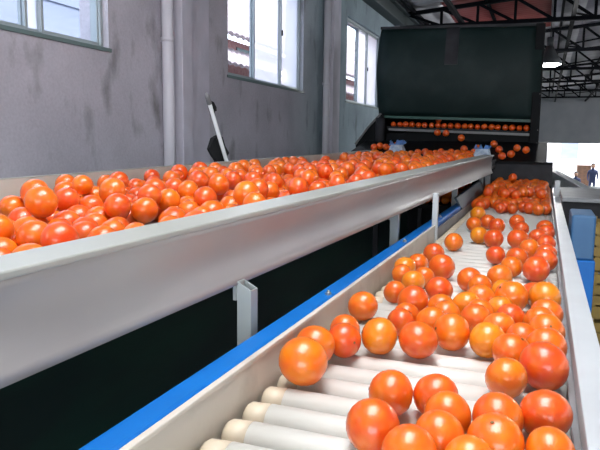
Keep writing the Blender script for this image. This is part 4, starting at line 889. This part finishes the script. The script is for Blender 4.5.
# ------------------------------------------------------------------ right of the roller line
t = thing('control_cabinet', 'bright blue steel cabinet standing right of the roller line', 'cabinet', (0.2, 3.4, FZ))
bm = B(); box(bm, 0.138, 0.252, 3.2, 3.57, FZ+0.06, -0.545); obj('body', bm, M['blue'], t, bevel=0.006)
bm = B(); box(bm, 0.138, 0.245, 3.22, 3.55, -0.545, -0.33); o = obj('top_section', bm, M['bluedull'], t, bevel=0.01); o['label'] = 'dull darker blue top section'
bm = B(); box(bm, 0.15, 0.24, 3.22, 3.55, FZ, FZ+0.06); obj('plinth', bm, M['black'], t)
CRL = ['bottom', 'second from bottom', 'third from bottom', 'fourth from bottom', 'fifth from bottom', 'topmost']
for k in range(6):
    z0 = FZ + 0.28*k
    t = thing('fruit_crate', 'yellow-brown slatted crate behind the blue cabinet, %s of its stack' % CRL[k], 'crate', (0.53, 3.98, z0), 'yellow-brown crates behind the blue cabinet')
    bm = B(); box(bm, 0.29, 0.77, 3.82, 4.18, z0, z0+0.02); obj('base', bm, M['yellow'], t)
    bm = B()
    for q in range(4):
        za = z0+0.02+0.062*q
        for x in (0.29, 0.76): box(bm, x, x+0.01, 3.82, 4.18, za, za+0.05)
        for y in (3.82, 4.17): box(bm, 0.30, 0.76, y, y+0.01, za, za+0.05)
    obj('slats', bm, M['yellow'], t)
    for x in (0.30, 0.74):
        for y in (3.83, 4.15):
            bm = B(); box(bm, x, x+0.02, y, y+0.02, z0+0.02, z0+0.272); obj('corner_post', bm, M['yellow'], t)
# grey slanted cover and grey table right of the heap
t = thing('side_table', 'dark grey-topped steel table right of the oranges heap', 'table', (0.8, 5.0, FZ))
bm = B(); box(bm, 0.13, 1.5, 4.72, 5.9, -0.395, -0.365); obj('table_top', bm, M['galv'], t, bevel=0.004)
bm = B(); box(bm, 0.14, 1.48, 4.76, 4.78, -0.60, -0.395); obj('apron', bm, M['darkgrey'], t)
for x in (0.18, 1.45):
    for y in (4.80, 5.85):
        bm = B(); box(bm, x-0.02, x+0.02, y-0.02, y+0.02, FZ, -0.395); obj('leg', bm, M['galv'], t)
bm = B()
hexa(bm, [(0.02, 7.0, -0.42), (0.14, 7.0, -0.42), (0.49, 5.9, -0.45), (0.36, 5.9, -0.45), (0.02, 7.0, -0.24), (0.10, 7.0, -0.24), (0.44, 5.9, -0.39), (0.33, 5.9, -0.375)])
o = obj('slanted_cover', bm, M['whiterail'], bevel=0.005); tag(o, 'pale lilac-grey slanted metal cover right of the dark feed box', 'cover')
bm = B(); box(bm, 0.2, 3.2, 9.5, 9.7, -0.72, -0.62)
for x in (0.3, 3.1): box(bm, x-0.03, x+0.03, 9.57, 9.63, FZ, -0.72)
o = obj('barrier_rail', bm, M['slate'], bevel=0.005); tag(o, 'dark blue-grey barrier rail in front of the yard opening', 'barrier')

# ------------------------------------------------------------------ white pole with black cloth, leaning by the wall
P0 = Vector((-1.97, 4.30, -0.62)); PA = Vector((-2.2, 3.839, 0.301)); PB = Vector((-2.2, 4.112, -0.147))
dirp = (PB-PA).normalized(); PFOOT = PB + dirp*((FZ+0.005-PB.z)/dirp.z)
t = thing('leaning_pole', 'white pole with black cloth bundles leaning behind the trough', 'pole', tuple(PFOOT))
bm = B(); tube(bm, [PA+dirp*0.02, PFOOT], 0.0145, 14); obj('pole', bm, M['whitepole'], t)
bm = B(); tube(bm, [PA-dirp*0.03, PA-dirp*0.01, PA+dirp*0.05, PA+dirp*0.06], [0.006, 0.016, 0.018, 0.012], 12); obj('grip', bm, M['galv'], t)
def cloth(name, pts, off, th, seed):
    rnd = random.Random(seed); bm = B(); front = []; back = []
    for i, (y, z) in enumerate(pts):
        front.append(bm.verts.new((-2.2+off+th*rnd.uniform(0.3, 1.0), y, z))); back.append(bm.verts.new((-2.2+off-th*rnd.uniform(0.3, 1), y, z)))
    cy = sum(p[0] for p in pts)/len(pts); cz = sum(p[1] for p in pts)/len(pts)
    cf = bm.verts.new((-2.2+off+th*1.4, cy, cz)); cb = bm.verts.new((-2.2+off-th*1.2, cy, cz)); n = len(pts)
    for i in range(n):
        j = (i+1) % n
        bm.faces.new((cf, front[i], front[j])); bm.faces.new((cb, back[j], back[i])); bm.faces.new((front[i], back[i], back[j], front[j]))
    return obj(name, bm, M['cloth'], t)
cloth('cloth', [(3.930, 0.287), (3.987, 0.277), (4.030, 0.244), (4.030, 0.216), (3.993, 0.207), (4.014, 0.136), (3.971, 0.170), (3.943, 0.232)], -0.045, 0.014, 1)
cloth('cloth', [(4.013, 0.021), (4.073, 0.044), (4.134, 0.030), (4.180, -0.037), (4.244, -0.090), (4.212, -0.112), (4.276, -0.236), (4.024, -0.226), (4.055, -0.146), (3.996, -0.108), (3.939, -0.058)], -0.06, 0.02, 2)
bpy.context.view_layer.update()
# ------------------------------------------------------------------ yard beyond the opening: people and goods
GZ = FZ-0.68
def skin_person(loc, joints, edges, label, rot=0):
    t = thing('person', label, 'person', loc)
    me = bpy.data.meshes.new('body'); me.from_pydata([j[:3] for j in joints], edges, [])
    o = bpy.data.objects.new('body', me); C.objects.link(o); o.parent = t
    me.materials.append(M['navy'])
    sk = o.modifiers.new('skin', 'SKIN')
    for v, j in zip(me.skin_vertices[0].data, joints): v.radius = (j[3], j[3])
    me.skin_vertices[0].data[0].use_root = True
    o.modifiers.new('sub', 'SUBSURF').levels = 1; o.modifiers['sub'].render_levels = 2
    return t, o
def make_person(loc, label, seated):
    hz = 0.48 if seated else 0.93
    J = [(0, 0, hz, 0.15), (0, 0, hz+0.25, 0.14), (0, 0, hz+0.48, 0.15), (0, 0, hz+0.58, 0.055), (0, -0.01, hz+0.66, 0.085), (0, -0.01, hz+0.76, 0.09)]
    E = [(0, 1), (1, 2), (2, 3), (3, 4), (4, 5)]
    for s in (-1, 1):
        k = len(J)
        J += [(s*0.19, 0, hz+0.48, 0.06), (s*0.25, -0.03, hz+0.22, 0.048), (s*0.22, -0.16, hz+0.02, 0.036), (s*0.21, -0.22, hz-0.03, 0.03)]
        E += [(2, k), (k, k+1), (k+1, k+2), (k+2, k+3)]
        k = len(J)
        if seated: J += [(s*0.10, -0.02, hz-0.02, 0.09), (s*0.13, -0.42, hz, 0.065), (s*0.13, -0.46, 0.09, 0.045), (s*0.13, -0.60, 0.04, 0.04)]
        else: J += [(s*0.09, 0, hz-0.08, 0.09), (s*0.11, -0.02, 0.49, 0.062), (s*0.12, 0.02, 0.09, 0.042), (s*0.13, -0.12, 0.04, 0.04)]
        E += [(0, k), (k, k+1), (k+1, k+2), (k+2, k+3)]
    t, o = skin_person(loc, J, E, label)
    bm = B(); bmesh.ops.create_uvsphere(bm, u_segments=16, v_segments=10, radius=0.108)
    bmesh.ops.translate(bm, verts=bm.verts[:], vec=Vector(loc)+Vector((0, 0.012, hz+0.80)))
    for f in bm.faces: f.smooth = True
    obj('hair', bm, M['hair'], t)
    bm = B(); bmesh.ops.create_uvsphere(bm, u_segments=16, v_segments=12, radius=0.098)
    for v in bm.verts: v.co.z *= 1.2
    bmesh.ops.translate(bm, verts=bm.verts[:], vec=Vector(loc)+Vector((0, -0.03, hz+0.74)))
    for f in bm.faces: f.smooth = True
    face = obj('face', bm, M['skin'], t)
    bm = B(); bmesh.ops.create_cone(bm, segments=8, radius1=0.02, radius2=0.006, depth=0.04, cap_ends=True)
    bmesh.ops.rotate(bm, verts=bm.verts[:], matrix=Matrix.Rotation(math.radians(90), 3, 'X'))
    bmesh.ops.translate(bm, verts=bm.verts[:], vec=Vector(loc)+Vector((0, -0.14, hz+0.73))); obj('nose', bm, M['skin'], face)
    return t
make_person((2.46, 37.0, GZ), 'person in dark clothes standing beside the brown crate stack in the yard', False)
make_person((1.62, 36.6, GZ), 'person in dark clothes sitting left of the brown crate stack in the yard', True)
bm = B(); box(bm, 1.42, 1.82, 36.42, 36.82, GZ, GZ+0.36); o = obj('stool', bm, M['brown'], bevel=0.01); tag(o, 'low brown box used as a seat in the yard', 'stool')
for k in range(4):
    z0 = GZ + 0.42*k
    t = thing('goods_box', 'brown box in the stack in the yard, %s' % ['at the bottom', 'second from bottom', 'third from bottom', 'on top'][k], 'box', (2.08, 38.3, z0), 'brown boxes stacked in the yard')
    bm = B(); box(bm, 1.78-0.02*k, 2.40+0.01*k, 38.0, 38.6, z0, z0+0.38); obj('body', bm, M['brown'], t, bevel=0.01)
    bm = B(); box(bm, 1.76-0.02*k, 2.42+0.01*k, 37.98, 38.62, z0+0.38, z0+0.418); obj('lid', bm, M['brown'], t, bevel=0.008)
t = thing('far_building', 'washed-out pale building across the yard', 'building', (3, 62, GZ))
bm = B(); box(bm, -14, 20, 60, 66, GZ, 1.2); obj('wall', bm, mat('pale_yard_wall', (0.70, 0.66, 0.66), 0.9, col2=(0.55, 0.56, 0.60), scale=0.5), t)
bm = B(); box(bm, -14.3, 20.3, 59.6, 66.4, 1.2, 1.5); obj('roof', bm, M['tile'], t)
for x in (-6, -2, 2, 6, 10):
    bm = B(); box(bm, x-0.7, x+0.7, 59.95, 60.02, -1.2, 0.2); obj('window', bm, M['paleblue'], t)

# ------------------------------------------------------------------ oranges
def orange_mesh(name, seed, sub=3):
    rnd = random.Random(seed)
    bm = B(); bmesh.ops.create_icosphere(bm, subdivisions=sub, radius=1.0)
    a1, a2, a3 = (rnd.uniform(0, 6.28) for _ in range(3)); el = rnd.uniform(0.93, 1.03)
    for v in bm.verts:
        d = v.co.normalized(); ph = math.atan2(d.y, d.x)
        r = 1 + 0.012*math.sin(2*ph+a1)*(1-d.z*d.z) + 0.010*math.sin(3*ph+a2)*(1-d.z*d.z) + 0.012*math.sin(2.2*d.z+a3)
        r -= 0.05*math.exp(-((1-d.z)/0.012)) + 0.02*math.exp(-((1+d.z)/0.01))
        v.co = Vector((d.x*r, d.y*r, d.z*r*el))
    for f in bm.faces: f.smooth = True
    me = bpy.data.meshes.new(name); bm.to_mesh(me); bm.free(); me.materials.append(M['orange'])
    return me
def stem_mesh():
    bm = B()
    n = 10; top = bm.verts.new((0, 0, 0.955)); ring = []; ring2 = []
    for k in range(n):
        a = 2*math.pi*k/n; r = 0.085 if k % 2 else 0.05
        ring.append(bm.verts.new((r*math.cos(a), r*math.sin(a), 0.948))); ring2.append(bm.verts.new((r*math.cos(a), r*math.sin(a), 0.925)))
    for k in range(n):
        bm.faces.new((top, ring[k], ring[(k+1) % n])); bm.faces.new((ring[k], ring2[k], ring2[(k+1) % n], ring[(k+1) % n]))
    me = bpy.data.meshes.new('stem_scar'); bm.to_mesh(me); bm.free(); me.materials.append(M['stem']); return me
OM = [orange_mesh('orange', s) for s in range(6)]
STEM = stem_mesh()
rng = random.Random(11)
TINT = {'R': (0.82, 0.105, 0.006), 'O': (0.87, 0.158, 0.004), 'Y': (0.88, 0.235, 0.006)}
def jitter(c, r): 
    k = r.uniform(0.94, 1.05); return (min(c[0]*k, 0.97), c[1]*k*r.uniform(0.88, 1.14), c[2], 1)
def put_orange(x, y, z, r, tint, label, group=None, stem=False):
    o = bpy.data.objects.new('orange', rng.choice(OM)); C.objects.link(o)
    o.location = (x, y, z+H); o.scale = (r, r, r)
    o.rotation_euler = (rng.uniform(0, 6.28), rng.uniform(0, 6.28), rng.uniform(0, 6.28))
    o.color = jitter(TINT[tint], rng)
    tag(o, label, 'orange', group)
    if stem:
        s = bpy.data.objects.new('stem_scar', STEM); C.objects.link(s); s.parent = o; s['label'] = 'small brown stem scar'
    return o
def dec(s): return [tuple(int(q)/2000 for q in t.split(',')) for t in s.split()]
def proj(p):
    p = Vector(p); d = p.dot(fwd); return 300+620.26*p.dot(r2)/d, 225-620.26*p.dot(u2)/d
CARD = ['first', 'second', 'third', 'fourth', 'fifth', 'sixth', 'seventh', 'eighth', 'ninth', 'tenth', 'eleventh', 'twelfth', 'thirteenth', 'fourteenth', 'fifteenth', 'sixteenth', 'seventeenth', 'eighteenth', 'nineteenth', 'twentieth']
CN = {'R': 'red-orange', 'O': 'mid-toned', 'Y': 'yellow-orange'}
conv = dec(CONV)
COLS = 'OOROOYRORROOOOOROROOOOOROYROOYOYOOOOYORROYROOOOYOORROYOOYRRRRORRRROROYOYRRRRRRRR'
# rows by distance from the camera, each row read from the cream rail to the whitish one
order = sorted(range(len(conv)), key=lambda i: conv[i][1])
rows = []; edges_y = [0.78, 0.93, 1.07, 1.22, 1.36, 1.52, 1.70, 1.90, 2.10, 2.35, 2.65, 3.0, 9]
rowname = ['row nearest the camera', 'second row from the camera', 'third row from the camera', 'fourth row from the camera', 'fifth row from the camera', 'sixth row from the camera', 'seventh row from the camera', 'eighth row from the camera', 'ninth row from the camera', 'tenth row from the camera', 'eleventh row from the camera', 'twelfth row from the camera', 'last loose row before the heap']
lo = 0
for ri, hi in enumerate(edges_y):
    row = sorted([i for i in order if lo <= conv[i][1] < hi], key=lambda i: conv[i][0])
    for k, i in enumerate(row):
        x, y, z, r = conv[i]
        lab = '%s orange on rollers, %s%s' % (CN[COLS[i]], 'only one in ' if len(row) == 1 else CARD[k] + ' from cream rail in ', rowname[ri])
        put_orange(x, y, z, r, COLS[i], lab, 'oranges loose on the roller conveyor', stem=(i < 46))
    lo = hi
for (x, y, z, r) in dec(HEAP_NEAR):
    put_orange(x, y, z, r, rng.choice('RRRO'), 'red-orange fruit in the dense heap at the far end of the rollers', 'oranges heaped at the far end of the rollers')
tn = dec(TROUGH_NEAR)
tn.sort(key=lambda p: proj(p[:3])[0])
nearl = [p for p in tn if proj(p[:3])[0] < 285]
for k, p in enumerate(nearl):
    n = k+1
    band = min(k//20, 9)
    lab = 'orange in the near part of the trough, %s from the left photo edge' % ('%d%s' % (n, 'th' if 10 <= n % 100 <= 20 else {1: 'st', 2: 'nd', 3: 'rd'}.get(n % 10, 'th')))
    put_orange(*p, rng.choice('ROOR'), lab, 'oranges heaped in the near part of the trough')
for p in tn[len(nearl):]:
    put_orange(*p, rng.choice('ROORR'), 'orange in the crowded far part of the trough', 'oranges crowded in the far part of the trough')

def pile(name, pts, label, cat='oranges'):
    base = bmesh.new(); bmesh.ops.create_icosphere(base, subdivisions=2, radius=1.0)
    vs = [v.co.copy() for v in base.verts]; fs = [[v.index for v in f.verts] for f in base.faces]; base.free()
    V = []; F = []
    org = Vector(pts[0][:3])
    for x, y, z, r in pts:
        n = len(V); q = Euler((rng.uniform(0, 6), rng.uniform(0, 6), 0)).to_matrix(); sc = Vector((1, 1, rng.uniform(0.93, 1.0)))
        V += [tuple(q @ Vector((v.x*r*sc.x, v.y*r*sc.y, v.z*r*sc.z)) + Vector((x, y, z)) - org) for v in vs]; F += [[n+i for i in f] for f in fs]
    me = bpy.data.meshes.new(name); me.from_pydata(V, [], F); me.materials.append(M['orangepile'])
    me.polygons.foreach_set('use_smooth', [True]*len(me.polygons))
    o = bpy.data.objects.new(name, me); C.objects.link(o); o.location = org + Vector((0, 0, H))
    return tag(o, label, cat, None, 'stuff')
pile('orange_pile', dec(TROUGH_REST), 'remaining oranges packed between the others in the trough')
pile('orange_pile', dec(HEAP_REST), 'remaining oranges packed in the heap at the far end of the rollers')
low = []
for i in range(9):
    for k in range(22):
        low.append((-1.28+0.078*i+rng.uniform(-0.004, 0.004), 5.1+0.08*k+rng.uniform(-0.003, 0.003), -0.49+0.0375, 0.0375))
for i in range(6):
    for k in range(18):
        if rng.random() < 0.5: low.append((-1.20+0.095*i, 5.2+0.1*k, -0.49+0.095, 0.0365))
pile('orange_pile', low, 'dim oranges on the dark low conveyor under the trough')

# oranges in the machine: the row on the feed tray, falling ones and those rolling on the slide
ORDM = CARD
nrow = 21
for k in range(nrow):
    x = -1.735 + k*(1.52/(nrow-1)) + rng.uniform(-0.006, 0.006); r = rng.uniform(0.032, 0.037)
    put_orange(x, MY+0.035, 0.200 + mz(x) + r, r, 'R', 'red orange on the feed tray under the hood, %s from the left' % (CARD[k] if k < 20 else 'last'), 'oranges in a row on the feed tray')
def on_y(px, py, Y):
    d = r2*(px-300)/620.26 - u2*(py-225)/620.26 + fwd; return d*(Y/d.y)
p = (-1.222, MY+0.035, 0.0, 0.036)
put_orange(-1.20, MY+0.045, 0.200+mz(-1.2)+0.100, 0.036, 'R', 'red orange lying on top of the row on the feed tray', 'oranges in a row on the feed tray')
FALL = [(437.5, 132.5, 7.36, 'left of two red oranges dropping in front of the grey feed bar'), (446.0, 133.2, 7.36, 'right of two red oranges dropping in front of the grey feed bar'), (461.3, 138.0, 7.30, 'single larger red orange falling below the grey feed bar')]
for px_, py_, Y, lab in FALL:
    q = on_y(px_, py_, Y); put_orange(q.x, q.y, q.z, 0.040, 'R', lab)
SL = [(374, 147), (380, 146), (386, 147), (391, 149), (397, 145), (423, 152), (418, 152.5), (441, 152), (451, 152), (448, 156), (464, 149), (468, 154), (474, 152), (478, 148), (494, 144), (499, 149.5), (502, 156), (511, 154), (517, 148), (526, 150), (431, 156), (436, 157), (457, 156)]
placed = []
sn = (Vector((0, SA[0], SA[1])) - Vector((0, SB[0], SB[1]))).normalized(); sn = Vector((0, -sn.z, sn.y))
SL.sort()
for k, (px_, py_) in enumerate(SL):
    r = 0.039
    d = r2*(px_-300)/620.26 - u2*(py_-225)/620.26 + fwd
    c0 = Vector((0, SB[0], SB[1])) + sn*r
    q = d*(c0.dot(sn)/d.dot(sn))
    if not (6.30 < q.y < 7.36): q = on_y(px_, py_, min(max(q.y, 6.36), 7.3)); q.z = slide_z(q.y) + r*1.02
    for it in range(40):
        for e in placed:
            dd = q-e
            if dd.length < 2*r*0.99: dd.z = 0; q = q + dd.normalized()*0.006; q.z = slide_z(q.y)+r*1.02
    placed.append(q)
    put_orange(q.x, q.y, q.z, r, 'R', 'red orange rolling down the dark slide, %s from the left' % (CARD[k] if k < 20 else ['twenty-first', 'twenty-second', 'twenty-third'][k-20]), 'oranges rolling down the dark slide')
for o in bpy.data.objects:
    if 'org' in o: del o['org']
